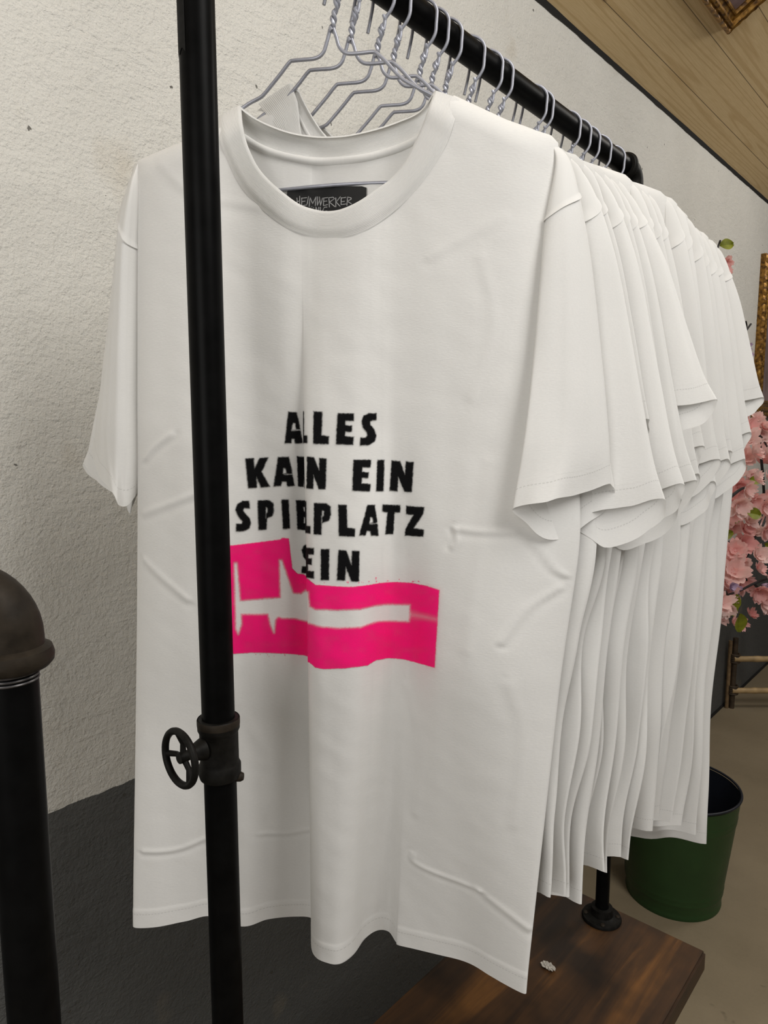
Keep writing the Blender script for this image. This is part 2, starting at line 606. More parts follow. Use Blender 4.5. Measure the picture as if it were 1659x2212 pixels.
def floor_mat():
    m, nt, b = new_mat('stained_concrete')
    tc = N(nt, 'ShaderNodeTexCoord')
    P = tc.outputs['Object']
    n1 = N(nt, 'ShaderNodeTexNoise', Scale=2.5, Detail=7.0, Roughness=0.6)
    n2 = N(nt, 'ShaderNodeTexNoise', Scale=120.0, Detail=4.0)
    n3 = N(nt, 'ShaderNodeTexNoise', Scale=11.0, Detail=3.0, Roughness=0.55)
    for n in (n1, n2, n3): nt.links.new(P, n.inputs['Vector'])
    c = ramp(nt, n1.outputs['Fac'], [(0.3, (0.19, 0.15, 0.092)), (0.7, (0.275, 0.222, 0.143))])
    c2 = mixc(nt, mathn(nt, 'MULTIPLY', n2.outputs['Fac'], 0.25), c.outputs[0], (0.33, 0.275, 0.19))
    s = ramp(nt, n3.outputs['Fac'], [(0.67, (0, 0, 0)), (0.73, (0.75, 0.75, 0.75))])
    col = mixc(nt, s.outputs[0], c2, (0.055, 0.035, 0.018))
    nt.links.new(col, b.inputs['Base Color'])
    b.inputs['Roughness'].default_value = 0.7
    bump(nt, b, n2.outputs['Fac'], 0.2, 0.002)
    return m


def gilt_mat():
    m, nt, b = new_mat('old_gilt')
    tc = N(nt, 'ShaderNodeTexCoord')
    n = N(nt, 'ShaderNodeTexNoise', Scale=60.0, Detail=5.0)
    nt.links.new(tc.outputs['Object'], n.inputs['Vector'])
    r = ramp(nt, n.outputs['Fac'], [(0.35, (0.07, 0.030, 0.006)), (0.55, (0.30, 0.15, 0.025)), (0.8, (0.52, 0.31, 0.07))])
    nt.links.new(r.outputs[0], b.inputs['Base Color'])
    b.inputs['Metallic'].default_value = 0.55
    b.inputs['Roughness'].default_value = 0.38
    bump(nt, b, n.outputs['Fac'], 0.5, 0.004)
    return m


def canvas_mat():
    m, nt, b = new_mat('faded_mauve_canvas')
    tc = N(nt, 'ShaderNodeTexCoord')
    n = N(nt, 'ShaderNodeTexNoise', Scale=14.0, Detail=4.0)
    nt.links.new(tc.outputs['Object'], n.inputs['Vector'])
    r = ramp(nt, n.outputs['Fac'], [(0.35, (0.17, 0.11, 0.10)), (0.65, (0.27, 0.19, 0.19))])
    nt.links.new(r.outputs[0], b.inputs['Base Color'])
    b.inputs['Roughness'].default_value = 0.4
    return m


M['wall'], M['pine'], M['plank'], M['floor'], M['gilt'], M['canvas'] = wall_mat(), pine_mat(), plank_mat(), floor_mat(), gilt_mat(), canvas_mat()

# ------------------------------------------------------------------ room shell
XW = -0.95
ZC = 2.3804                        # where the sloping ceiling meets the wall
SL = math.radians(30.5)
Y0, Y1 = -1.6, 7.0
wm = MB().box((XW - 0.12, Y0, 0), (XW, Y1, ZC + 0.25))
w = wm.build('wall_left', M['wall'], smooth=False)
tag(w, kind='structure')
fl = MB().box((XW - 0.12, Y0, -0.1), (2.4, Y1, 0)).build('floor', M['floor'], smooth=False)
tag(fl, kind='structure')
# sloping boarded ceiling
cd = np.array([math.cos(SL), 0, math.sin(SL)])
c0 = np.array([XW - 0.02, 0, ZC - 0.02 * math.tan(SL) + 0.003])
cw = 2.6
cn = np.array([-math.sin(SL), 0, math.cos(SL)])
V = [c0 + [0, Y0, 0], c0 + [0, Y1, 0], c0 + cd * cw + [0, Y1, 0], c0 + cd * cw + [0, Y0, 0]]
V += [v + cn * 0.06 for v in V]
ce = mesh_obj('ceiling', V, [(0, 1, 2, 3), (7, 6, 5, 4), (0, 4, 5, 1), (1, 5, 6, 2), (2, 6, 7, 3), (3, 7, 4, 0)], M['pine'], smooth=False,
              uv=[(Y0, 0.012), (Y1, 0.012), (Y1, cw + .012), (Y0, cw + .012)] * 2)
tag(ce, kind='structure')
# ragged dark joint along the top of the wall
ys = np.linspace(Y0, Y1, 400)
hw = 0.0045 + 0.002 * vnoise(ys * 9, ys * 0, 3) + 0.0012 * vnoise(ys * 40, ys * 0, 4)
hw = hw * np.clip(1.15 - 0.17 * (ys - 1.0), 0.35, 1.2)
a = np.stack([np.full_like(ys, XW + 0.002), ys, ZC - hw], 1)
bq = np.stack([XW + 0.006 + hw * 0.3, ys, ZC + (0.006 + hw * 0.3) * math.tan(SL) + 0.0026], 1)
V = np.stack([a, bq], 1).reshape(-1, 3)
j = mesh_obj('trim_1', V, gridfaces(len(ys), 2), M['black'])
tag(j, kind='structure')
# foot of the wall: dark joint to the floor
sk = MB().box((XW, Y0, 0), (XW + 0.006, Y1, 0.012)).build('baseboard_left', M['black'], smooth=False)
tag(sk, kind='structure')

# ------------------------------------------------------------------ garment rack of iron pipe on a plank
RX, RZ = -0.48115, 1.7614          # rail axis
RT = -0.028                        # the rail sags a little towards its far end
PR = 0.01375                       # pipe radius
YA, YB = 0.3222, 1.114             # near and far post
ZP = 0.476                         # top of the plank
def rail_z(y):
    return RZ + RT * (y - 0.70)


rack = empty('garment_rack', (RX, (YA + YB) / 2, 0))
tag(rack, 'black iron pipe rack on a dark wooden plank carrying the row of white shirts', 'clothes rack')


def elbow(mb, p_in, d_in, d_out, r_bend=0.022, r=0.0185):
    """rounded pipe elbow with socket rims; p_in is the corner point of both axes"""
    d_in, d_out = np.array(d_in, float), np.array(d_out, float)
    a = np.linspace(0, math.pi / 2, 12)
    c = np.array(p_in) - d_in * r_bend + d_out * r_bend
    pts = [c - d_out * r_bend * math.cos(t) + d_in * r_bend * math.sin(t) for t in a]
    s = np.array(p_in) - d_in * (r_bend + 0.012)
    e = np.array(p_in) + d_out * (r_bend + 0.012)
    mb.tube([s] + pts + [e], r, 28)
    for q, d in ((s, d_in), (e, -d_out)):
        mb.lathe([(PR, -0.004), (r + 0.002, -0.004), (r + 0.0042, -0.0015), (r + 0.0046, 0.002), (r + 0.0035, 0.006), (r, 0.008)], q, d, 36)


zj = at_x(481, 1612, RX)[2]        # height of the valve coupling
p1 = MB().tube([(RX, YA, zj + 0.002), (RX, YA, rail_z(YA) - 0.02)], PR, 36).tube([(RX, YA, ZP + 0.004), (RX, YA, zj)], PR, 36).build('post', M['pipe'], rack)
p2 = MB().tube([(RX, YB, ZP + 0.004), (RX, YB, rail_z(YB) - 0.02)], PR * 0.86, 32).build('post', M['pipe'], rack)
MB().tube([(RX, YA + 0.02, rail_z(YA + .02)), (RX, YB - 0.02, rail_z(YB - .02))], PR, 36).build('rail', M['pipe'], rack)
mb = MB(); elbow(mb, (RX, YA, rail_z(YA)), (0, 0, 1), (0, 1, 0)); mb.build('elbow', M['iron'], rack)
mb = MB(); elbow(mb, (RX, YB, rail_z(YB)), (0, 0, 1), (0, -1, 0), 0.020, 0.0160); mb.build('elbow', M['iron'], rack)
for y, k in ((YA, 1.0), (YB, 0.86)):
    f = MB().lathe([(0.0, 0.0), (0.034, 0.0), (0.0345, 0.0025), (0.033, 0.0055), (0.024, 0.0065), (0.0195, 0.009), (0.0185, 0.022), (PR * k, 0.023)], (RX, y, ZP), (0, 0, 1), 40)
    fo = f.build('flange', M['iron'], rack)
    for q in range(4):
        t = q * math.pi / 2 + 0.5
        MB().lathe([(0, 0.0085), (0.003, 0.0082), (0.0042, 0.007), (0.0042, 0.005)], (RX + 0.0275 * math.cos(t), y + 0.0275 * math.sin(t), ZP), (0, 0, 1), 12).build('screw', M['rust'], fo)
# valve coupling with a hand wheel on the near post
cb = MB().lathe([(PR, 0.030), (0.0164, 0.0300), (0.0176, 0.0287), (0.0176, 0.0205), (0.0165, 0.0180), (0.0162, 0.0175), (0.0162, -0.008), (0.0168, -0.010),
                 (0.0178, -0.012), (0.0178, -0.019), (0.0168, -0.0225), (PR, -0.024)], (RX, YA, zj - 0.003), (0, 0, 1), 44)
coup = cb.build('pipe_coupling', M['iron'], rack)
MB().lathe([(PR, 0.0), (0.0178, 0.0), (0.0179, 0.0012), (0.0179, 0.0055), (0.0175, 0.0062)], (RX, YA, zj + 0.0206), (0, 0, 1), 44).build('rusty_collar', M['rust'], coup)
hub = at_x(391, 1637, RX)
wz = hub[2]
MB().lathe([(0.0095, 0.0), (0.0075, 0.006), (0.0045, 0.013), (0.0034, 0.017), (0.0034, YA - 0.016 - hub[1] + 0.002)], (RX, YA - 0.016, wz), (0, -1, 0), 20).build('valve_stem', M['iron'], coup)
wm_ = MB()
rw = 0.0222
tt = np.linspace(0, 2 * math.pi, 48, endpoint=False)
wm_.tube(np.stack([RX + rw * np.cos(tt), np.full(48, hub[1] - 0.001), wz + rw * np.sin(tt)], 1), 0.0030, 12, closed=True)
for ang in (97, 187, 305):
    t = math.radians(ang)
    e = np.array([RX + rw * math.cos(t), hub[1] - 0.001, wz + rw * math.sin(t)])
    wm_.tube([(RX, hub[1] + 0.002, wz), (RX + .5 * rw * math.cos(t), hub[1] + 0.003, wz + .5 * rw * math.sin(t)), e], [0.0026, 0.0023, 0.0026], 10)
wm_.lathe([(0, -0.003), (0.0045, -0.003), (0.005, 0.001), (0.0045, 0.005), (0, 0.006)], (RX, hub[1] + 0.001, wz), (0, 1, 0), 18)
wm_.build('hand_wheel', M['iron'], coup)
kn = np.array([RX, YA, at_x(515, 1660, RX)[2]]) + CR * 0.0125
MB().lathe([(0.0038, 0), (0.0042, 0.002), (0.0042, 0.005), (0.003, 0.0075), (0, 0.008)], kn, CR, 16).build('set_screw', M['rust'], rack)
# strip of tape round part of the post
tz0, tz1 = at_x(420, 122, RX)[2], rail_z(YA) - 0.045
ang = np.linspace(math.atan2(-CR[1], -CR[0]) - 0.5, math.atan2(-CR[1], -CR[0]) + 1.15, 14)
V, zz = [], np.linspace(tz0, tz1, 8)
for z in zz:
    for q, t in enumerate(ang):
        V.append((RX + (PR + 0.0004) * math.cos(t), YA + (PR + 0.0004) * math.sin(t), z + (0.002 * math.sin(q * 1.3) if z == zz[0] else 0)))
mesh_obj('tape', V, gridfaces(8, 14), M['tape'], p1)
# plank, its right-hand edge and end as in the photograph
pl = bmesh.new()
thk = 0.036
px = [(-0.636, 0.24), (-0.303, 0.24), (-0.3155, 1.157), (-0.636, 1.153)]
# end edge runs slightly askew
vs = [pl.verts.new((x, y, z)) for z in (ZP - thk, ZP) for x, y in px]
for f in [(0, 3, 2, 1), (4, 5, 6, 7), (0, 1, 5, 4), (1, 2, 6, 5), (2, 3, 7, 6), (3, 0, 4, 7)]:
    pl.faces.new([vs[i] for i in f])
bmesh.ops.bevel(pl, geom=pl.edges[:], offset=0.0035, segments=2, affect='EDGES')
pl.verts.index_update()
mb = MB().add([v.co[:] for v in pl.verts], [[v.index for v in f.verts] for f in pl.faces])
pl.free()
mb.build('base_plank', M['plank'], rack)
for x in (-0.585, -0.375):
    for y in (0.30, 1.02):
        MB().tube([(x, y, 0.0), (x, y, ZP - thk + 0.002)], 0.0135, 24).lathe([(0.0, 0.0), (0.03, 0.0), (0.03, 0.006), (0.016, 0.012)], (x, y, 0), (0, 0, 1), 28).build('leg', M['pipe'], rack)

# second pipe stand at the left edge, closest to the camera
g0 = CE + sight(75, 2212) * 0.40
gx, gy = g0[0], g0[1]
gz = EYE - 0.089
stand = empty('pipe_stand', (gx, gy, 0))
tag(stand, 'black iron pipe upright topped by a rounded elbow, in front at the left', 'pipe stand')
MB().tube([(gx, gy, 0.005), (gx, gy, gz - 0.03)], PR, 40).build('post', M['pipe'], stand)
th_ = MB()
for k in range(4):
    t = np.linspace(0, 2 * math.pi, 40, endpoint=False)
    th_.tube(np.stack([gx + PR * np.cos(t), gy + PR * np.sin(t), np.full(40, gz - 0.0400 - 0.0022 * k)], 1), 0.0007, 6, closed=True)
th_.build('screw_thread', M['worn'], stand)
LD = -CR
mb = MB(); elbow(mb, (gx, gy, gz), (0, 0, 1), LD, 0.024, 0.0178); mb.build('elbow', M['rust'], stand)
hx, hy = gx + LD[0] * 0.4, gy + LD[1] * 0.4
MB().tube([(gx + LD[0] * .03, gy + LD[1] * .03, gz), (hx - LD[0] * .03, hy - LD[1] * .03, gz)], PR, 32).build('rail', M['pipe'], stand)
mb = MB(); elbow(mb, (hx, hy, gz), (0, 0, 1), -LD, 0.024, 0.0178); mb.build('elbow', M['rust'], stand)
MB().tube([(hx, hy, 0.005), (hx, hy, gz - 0.03)], PR, 32).build('post', M['pipe'], stand)
for x_, y_ in ((gx, gy), (hx, hy)):
    MB().lathe([(0, 0), (0.034, 0), (0.034, 0.006), (0.02, 0.009), (0.018, 0.02), (PR, 0.021)], (x_, y_, 0), (0, 0, 1), 32).build('flange', M['iron'], stand)

# crumpled scrap of paper on the plank
sp = at_z(1185, 2092, ZP)
bm = bmesh.new()
bmesh.ops.create_icosphere(bm, subdivisions=3, radius=1)
for v in bm.verts:
    k = 1 + 0.35 * math.sin(v.co.x * 7 + v.co.y * 5) * math.cos(v.co.z * 6 + v.co.x * 3)
    v.co = Vector((sp[0] + v.co.x * 0.011 * k, sp[1] + v.co.y * 0.006 * k, ZP + 0.003 + v.co.z * 0.0038 * k))
bm.verts.index_update()
zmin = min(v.co.z for v in bm.verts)
o = MB().add([(v.co.x, v.co.y, v.co.z - zmin + ZP) for v in bm.verts], [[v.index for v in f.verts] for f in bm.faces]).build('paper_scrap', M['paper'])
bm.free()
tag(o, 'small crumpled pale scrap lying on the dark plank below the shirts', 'paper scrap')

# ------------------------------------------------------------------ shirts on wire hangers
ZN = 1.7034                        # height of the hanger neck (where the wire splits)


class Frame:
    """hanger frame: s along the hanger, w out of the shirt front, z up from the hanger neck"""
    def __init__(f, y, deg):
        t = math.radians(deg)
        f.o = np.array([RX, y, ZN])
        f.u = np.array([math.cos(t), math.sin(t), 0])
        f.n = np.array([math.sin(t), -math.cos(t), 0])

    def world(f, L):
        L = np.asarray(L, float)
        return f.o + L[..., 0:1] * f.u + L[..., 1:2] * f.n + L[..., 2:3] * np.array([0, 0, 1.0])

    def loc(f, x, y, w):
        P = on_plane(x, y, f.n, f.o + f.n * w) - f.o
        return np.array([P @ f.u, w, P[2]])

    def s_at(f, x, w, z):
        """s of the point at offset w and height z seen at image column x"""
        b = f.o + f.n * w + np.array([0, 0, z]) - CE
        k = (x - PCX) / FPX
        q = CR - k * CF
        return -(b @ q) / (f.u @ q)


HY = [.462, .485, .520, .543, .583, .603, .626, .668, .704, .726, .805, .821, .895, .926, .954, .991, 1.038]
F1 = Frame(HY[0], 30)

# body cross-sections of the front cloth (image column, offset) from shoulder to hem
ST = {
    -0.240: ([297, 298, 320, 385, 440, 500, 555, 605, 645, 655, 665, 678, 697, 735, 770, 800, 825, 850, 880, 915, 965, 1030, 1120, 1220, 1224],
             [-.008, .002, .012, .021, .025, .027, .0265, .0245, .022, .0215, .0215, .022, .024, .028, .030, .0295, .028, .027, .027, .0275, .0275, .026, .020, .004, -.006]),
    -0.345: ([297, 298, 318, 385, 445, 510, 570, 622, 659, 654.5, 655, 663, 682, 725, 765, 800, 825, 850, 880, 910, 960, 1025, 1120, 1235, 1240],
             [-.008, .002, .012, .022, .026, .026, .022, .018, .015, .0205, .0245, .028, .030, .032, .032, .030, .028, .026, .026, .026, .026, .026, .021, .004, -.006]),
    -0.448: ([298, 299, 318, 385, 445, 510, 570, 625, 666, 661, 662, 671, 690, 730, 770, 800, 825, 845, 870, 900, 955, 1020, 1110, 1246, 1251],
             [-.008, .002, .012, .024, .029, .028, .017, .010, .006, .018, .027, .034, .037, .040, .040, .037, .029, .021, .021, .024, .026, .027, .022, .004, -.006]),
    -0.573: ([297, 297, 318, 385, 445, 510, 570, 625, 671, 666, 667, 676, 698, 740, 778, 805, 830, 850, 875, 900, 945, 1020, 1110, 1205, 1209],
             [-.008, .002, .012, .022, .024, .0225, .0165, .012, .009, .022, .032, .039, .0425, .0405, .034, .022, .008, .000, -.001, .0015, .018, .026, .022, .004, -.006]),
    -0.908: ([291, 290, 330, 400, 455, 524, 580, 640, 676, 672, 673, 682, 700, 730, 760, 785, 815, 840, 855, 866, 950, 1015, 1060, 1129, 1134],
             [-.010, -.001, -.006, -.022, -.036, -.028, -.047, -.058, -.056, -.034, -.013, -.003, .002, .002, -.014, -.039, -.056, -.057, -.0435, -.038, -.0335, -.0285, -.0165, .000, -.008]),
}
LV = []
for z in sorted(ST, reverse=True):
    LV.append((z, np.array([(F1.s_at(x, w_, z), w_) for x, w_ in zip(*ST[z])])))
top = LV[0][1].copy()
top[:, 1] *= 0.9
top[0, 0] += 0.004; top[1, 0] += 0.003; top[-1, 0] -= 0.012; top[-2, 0] -= 0.012
LV = [(-0.03, top), (-0.13, top)] + LV
ZHEM = -0.908
ZTOP = np.array([(-.235, -.165), (-.2025, -.1085), (-.194, -.0943), (-.1475, -.0833), (-.107, -.0742), (-.0858, -.066), (0, -.060), (.0923, -.0605),
                 (.1114, -.0668), (.1554, -.0895), (.1925, -.1038), (.2024, -.115), (.235, -.170)])
ZG = np.linspace(-0.03, -0.93, 361)


def profiles(m):
    """dense S[G,M], W[G,M] of the front cloth"""
    D = np.stack([crom(c, m) for _, c in LV])                 # L,M,2
    zl = np.array([-z for z, _ in LV])
    out = np.empty((len(ZG), D.shape[1], 2))
    for c in range(D.shape[1]):
        for k in range(2):
            out[:, c, k] = np.interp(-ZG, zl, D[:, c, k])
    g = np.exp(-0.5 * (np.arange(-24, 25) / 9.0) ** 2)
    g /= g.sum()
    pad = np.concatenate([np.repeat(out[:1], 24, 0), out, 2 * out[-1:] - out[-2:-26:-1]], 0)
    sm = np.zeros_like(out)
    for i, k in enumerate(g):
        sm += k * pad[i:i + len(ZG)]
    return sm[..., 0], sm[..., 1]


def ztop(s):
    return np.interp(s, ZTOP[:, 0], ZTOP[:, 1])


def roundoff(d, R=0.026):
    q = np.clip(d / R, 0, 1)
    return np.sqrt(np.clip(1 - (1 - q) ** 2, 0, 1))


def thick(z, pn):
    t = np.interp(-z, [0, .24, .345, .448, .573, .908], [.031, .031, .030, .026, .020, .006])
    return t * np.clip(np.sin(np.pi * np.clip(pn, 0, 1)), 0, 1) ** 0.4


def at_rows(A, z):
    """sample column arrays A[G,M] at z[R,M]"""
    g = np.clip((z - ZG[0]) / (ZG[1] - ZG[0]), 0, len(ZG) - 1.001)
    i = g.astype(int)
    f = g - i
    c = np.arange(A.shape[1])[None, :]
    return A[i, c] * (1 - f) + A[i + 1, c] * f


SLO, WLO = profiles(6)
PN_LO = np.linspace(0, 1, SLO.shape[1])


def wf_at(s, z, back=False):
    """offset of the front (or back) cloth near the neck at (s, z)"""
    gi = int(np.clip(round((z - ZG[0]) / (ZG[1] - ZG[0])), 0, len(ZG) - 1))
    w_ = np.interp(s, SLO[gi], WLO[gi])
    if back:
        w_ -= thick(np.array(z), np.interp(s, SLO[gi], PN_LO))
    return float(w_ * roundoff(np.array(ztop(s) - z)))


def loc_on(x, y, back=False):
    w_ = 0.02
    for _ in range(6):
        L = F1.loc(x, y, w_)
        w_ = 0.5 * w_ + 0.5 * wf_at(L[0], L[2], back)
    return F1.loc(x, y, w_)


COL_IN = [(520, 229), (523, 266), (532, 307), (552, 352), (578, 386), (616, 419), (649, 442), (683, 453), (709, 456), (739, 451), (776, 434), (814, 408), (844, 386), (870, 356), (892, 315), (911, 273), (926, 232), (939, 197)]
COL_OUT = [(475, 252), (481, 292), (496, 337), (515, 378), (537, 412), (567, 442), (601, 470), (634, 490), (672, 502), (709, 506), (750, 503), (791, 488), (832, 462), (870, 430), (907, 389), (937, 344), (959, 303), (974, 258), (985, 212)]
BK_IN = [(519, 230), (552, 255), (589, 273), (634, 288), (679, 295), (717, 296), (758, 292), (814, 279), (859, 264), (907, 242), (939, 198)]
BK_OUT = [(478, 262), (526, 290), (563, 313), (608, 330), (664, 341), (709, 343), (776, 337), (832, 324), (888, 302), (930, 272), (980, 214)]


def curve(px, n, back=False):
    L = np.array([loc_on(x, y, back) for x, y in px])
    C = crom(L, 24)
    d = np.concatenate([[0], np.cumsum(np.linalg.norm(np.diff(C, axis=0), axis=1))])
    t = np.linspace(0, d[-1], n)
    return np.stack([np.interp(t, d, C[:, k]) for k in range(3)], 1)


NC = 110
C_FI, C_FO = curve(COL_IN, NC), curve(COL_OUT, NC)
C_BI, C_BO = curve(BK_IN, NC, True), curve(BK_OUT, NC, True)


def grow(c, k):
    return c


NECK_F = np.concatenate([C_FO[:, [0, 2]], [[C_FO[-1, 0], 0.02], [C_FO[0, 0], 0.02]]])
NECK_B = np.concatenate([C_BO[:, [0, 2]], [[C_BO[-1, 0], 0.02], [C_BO[0, 0], 0.02]]])


def band(ci, co, side, h=0.0022, roll=True):
    """neck rib between its inner and outer curves, a little proud of the cloth"""
    ks = [(-0.16, 0.0003), (0.0, 0.0011), (0.06, h * 0.8), (0.25, h), (0.55, h), (0.85, h), (0.97, h * 0.8), (1.0, 0.0), (0.985, -0.0022), (0.9, -0.003)]
    rows = []
    for k, off in ks:
        p = co + (ci - co) * k
        p = p.copy()
        p[:, 1] += side * off
        rows.append(p)
    L = np.stack(rows)
    arc = np.concatenate([[0], np.cumsum(np.linalg.norm(np.diff(co, axis=0), axis=1))])
    wid = np.linalg.norm(ci - co, axis=1).mean()
    uv = np.stack([np.stack([arc, np.full(NC, k * wid)], 1) for k, _ in ks])
    return L, uv


# sleeves: loops of six points (front edge, two outer, back edge, two inner) from shoulder to hem
def lerp(a, b, t):
    return a + (b - a) * t


SLV_R = [  # (front edge px, w), (back edge px, w)
    ((1188, 303, .001), (1200, 309, -.004)),
    ((1200, 352, .006), (1229, 350, -.012)),
    ((1178, 478, .013), (1250, 424, -.013)),
    ((1168, 600, .020), (1277, 570, -.014)),
    ((1152, 800, .027), (1303, 800, -.015)),
    ((1135, 960, .034), (1317, 960, -.015)),
    ((1113, 1102, .038), (1327, 1047, -.015))]
SLV_L = [
    ((297, 352, .004), (289, 356, -.004)),
    ((287, 410, .014), (277, 410, -.012)),
    ((279, 530, .014), (264, 456, -.015)),
    ((273, 680, .014), (243, 640, -.018)),
    ((270, 850, .014), (223, 800, -.020)),
    ((269, 990, .015), (209, 910, -.022)),
    ((265, 1096, .016), (199, 980, -.022))]


def sleeve_loops(tab, right):
    out = []
    for i, (a, b) in enumerate(tab):
        f_, b_ = F1.loc(*a), F1.loc(*b)
        q = min(1.0, i / 2.0)
        o1, o2 = lerp(f_, b_, .33), lerp(f_, b_, .70)
        o1[1] += .011 * q; o2[1] += .009 * q
        if right:
            o1[0] += .004 * q; o2[0] += .007 * q
            i1, i2 = lerp(f_, b_, .30), lerp(f_, b_, .78)
            i1[1] -= .016 * q; i2[1] -= .016 * q
            if i == 6:
                i1, i2 = F1.loc(1190, 1166, .016), F1.loc(1297, 1112, -.024)
                o1 = F1.loc(1185, 1083, .040); o2 = F1.loc(1262, 1064, .012)
        else:
            o1[0] -= .001 * q
            i1, i2 = lerp(f_, b_, .02), lerp(f_, b_, .60)
            i1[1] -= .048 * q; i2[1] -= .022 * q
            i1[0] += .006 * q
            if i == 6:
                o1 = F1.loc(243, 1064, .024); o2 = F1.loc(212, 1026, .002)
                i1 = F1.loc(296, 1052, -.012); i2 = F1.loc(225, 1010, -.03)
        out.append([f_, o1, o2, b_, i2, i1])
    return np.array(out)


LOOPS = {1: sleeve_loops(SLV_R, True), -1: sleeve_loops(SLV_L, False)}


def sleeve_surface(loops, mc, mr):
    """rows x cols local points"""
    K = np.stack([crom(l, mc, closed=True) for l in loops])      # levels, cols, 3
    return crom(K.reshape(len(K), -1), mr).reshape(-1, K.shape[1], 3)


def warp_factory(k, seed):
    """how shirt k differs from the front one (all in hanger coordinates)"""
    if k == 0:
        same = lambda L: L
        same.arm = lambda L: L
        return same, Frame(HY[0], 30)
    r = np.random.default_rng(100 + seed)
    deg = 30 + max(0, k - 4) * 1.0 + r.uniform(-0.6, 0.6)
    f = Frame(HY[k], deg)
    SH = [(1205, 300), (1232, 320), (1260, 333), (1284, 349), (1305, 357), (1319, 366), (1336, 372), (1365, 377), (1386, 394), (1402, 404), (1440, 413), (1463, 428), (1486, 455), (1501, 478), (1516, 493), (1531, 503), (1550, 520)][k]
    HX = [0, 1180, 1202, 1222, 1243, 1255, 1298, 1312, 1344, 1357, 1402, 1414, 1432, 1455, 1480, 1498, 1514][k]
    HYY = [0, 1938, 1942, 1946, 1950, 1944, 1884, 1890, 1858, 1862, 1798, 1803, 1770, 1780, 1792, 1806, 1821][k]
    c = f.loc(*SH, 0.0)
    sh, shz = c[0] - .198, c[2] + .104
    P = F1.world(np.array([.19, 0, 0]))
    # hem corner
    c = f.loc(HX, HYY, 0.0)
    hs, lz = c[0] - .189, c[2] / ZHEM
    amp = 0.86 * (0.95 ** k)
    gap = .866 * min(HY[k] - HY[k - 1], HY[k + 1] - HY[k] if k < 16 else .03)
    fwk = float(np.clip(.36 * gap / .024, .30, .7))
    ph, ph2 = r.uniform(0, 6.28, 2)
    lam = r.uniform(.05, .08)
    nk = [0, .030, .006, .012, .01][k] if k < 5 else r.uniform(0, .01)

    def warp(L):
        L = np.array(L, float)
        s, w_, z = L[..., 0].copy(), L[..., 1].copy(), L[..., 2].copy()
        q = np.clip((-z - .11) / (.80), 0, 1)
        rs = np.clip((s - .04) / .13, 0, 1)
        rs = rs * rs * (3 - 2 * rs)
        ls = np.clip((-s - .02) / .06, 0, 1) * np.clip(1 - (-s - .09) / .08, 0, 1)
        low = np.clip((-z - .40) / .45, 0, 1)
        wob = .007 * vnoise(z * 9 + 3.1 * k, z * 0 + k, 11) * np.clip((-z - .42) / .12, 0, 1)
        s2 = s + rs * (sh * (1 - q) + hs * q + wob) + nk * ls * np.clip((z + .25) / .1, 0, 1)
        z2 = z * (1 + (lz - 1) * np.clip((-z - .42) / .45, 0, 1)) + rs * shz * (1 - q) + .85 * nk * ls * np.clip((z + .20) / .08, 0, 1)
        w2 = w_ * ((1 - low) * fwk + low * amp) - .003 * low - .0015
        w2 = w2 + low * (.0045 * np.sin(s * 2 * math.pi / lam + ph) + .003 * np.sin(z * 17 + ph2 + s * 22))
        w2 = w2 + .0009 * vnoise(s * 24 + k * 5, z * 16, 5 + k)
        L[..., 0], L[..., 1], L[..., 2] = s2, w2, z2
        return L

    def arm(L):
        L = L.copy()
        q = np.clip((-L[:, 2] - .11) / .80, 0, 1)
        rs = np.clip((L[:, 0] - .04) / .13, 0, 1)
        rs = rs * rs * (3 - 2 * rs)
        L[:, 0] += rs * sh * (1 - q)
        L[:, 2] += rs * shz * (1 - q)
        return L
    warp.arm = arm
    return warp, f


SL_VAR = [  # sleeve of shirt k: (lean outwards, length change, lean forward)
    (0, 0, 0), (.030, .012, -.01), (.008, -.060, .0), (.034, .004, .01), (.026, .030, -.005), (.034, .012, .0), (.045, -.070, .004), (.018, .030, .0), (.014, .022, .0),
    (.010, -.01, .01), (.014, .018, .0), (-.002, .045, .02), (.010, .020, .0), (.004, .006, .0), (.016, .018, .0), (.012, -.02, .0), (.020, -.075, .0)]

CREASES = [  # image line, height (m), width (m)
    ((290, 1862), (362, 1868), (470, 1836), .0022, .0042), ((530, 1850), (585, 1862), (645, 1858), .0016, .004), ((874, 1900), (888, 1926), (1030, 1968), .0024, .0035),
    ((1030, 1968), (1085, 2002), (1140, 2036), .0020, .005), ((985, 1139), (1035, 1146), (1110, 1149), .0015, .004), ((1085, 1385), (1140, 1318), (1212, 1276), .0026, .004),
    ((305, 990), (330, 966), (372, 938), .0024, .0045), ((300, 1112), (370, 1088), (440, 1062), .0018, .005), ((300, 1213), (352, 1252), (410, 1292), .0020, .005),
    ((870, 1500), (900, 1640), (885, 1800), .0012, .006), ((985, 1140), (988, 1165), (978, 1180), .0022, .003), ((1040, 560), (1068, 700), (1020, 860), .0008, .007),
    ((1060, 1000), (1030, 1250), (1010, 1400), .0010, .009), ((1160, 1180), (1196, 1230), (1222, 1250), .0024, .004), ((340, 350), (420, 420), (560, 450), .0008, .006),
    ((930, 560), (1000, 520), (1090, 470), .0007, .006), ((1100, 1480), (1130, 1600), (1110, 1800), .0011, .008), ((520, 1560), (560, 1680), (545, 1800), .0010, .009)]


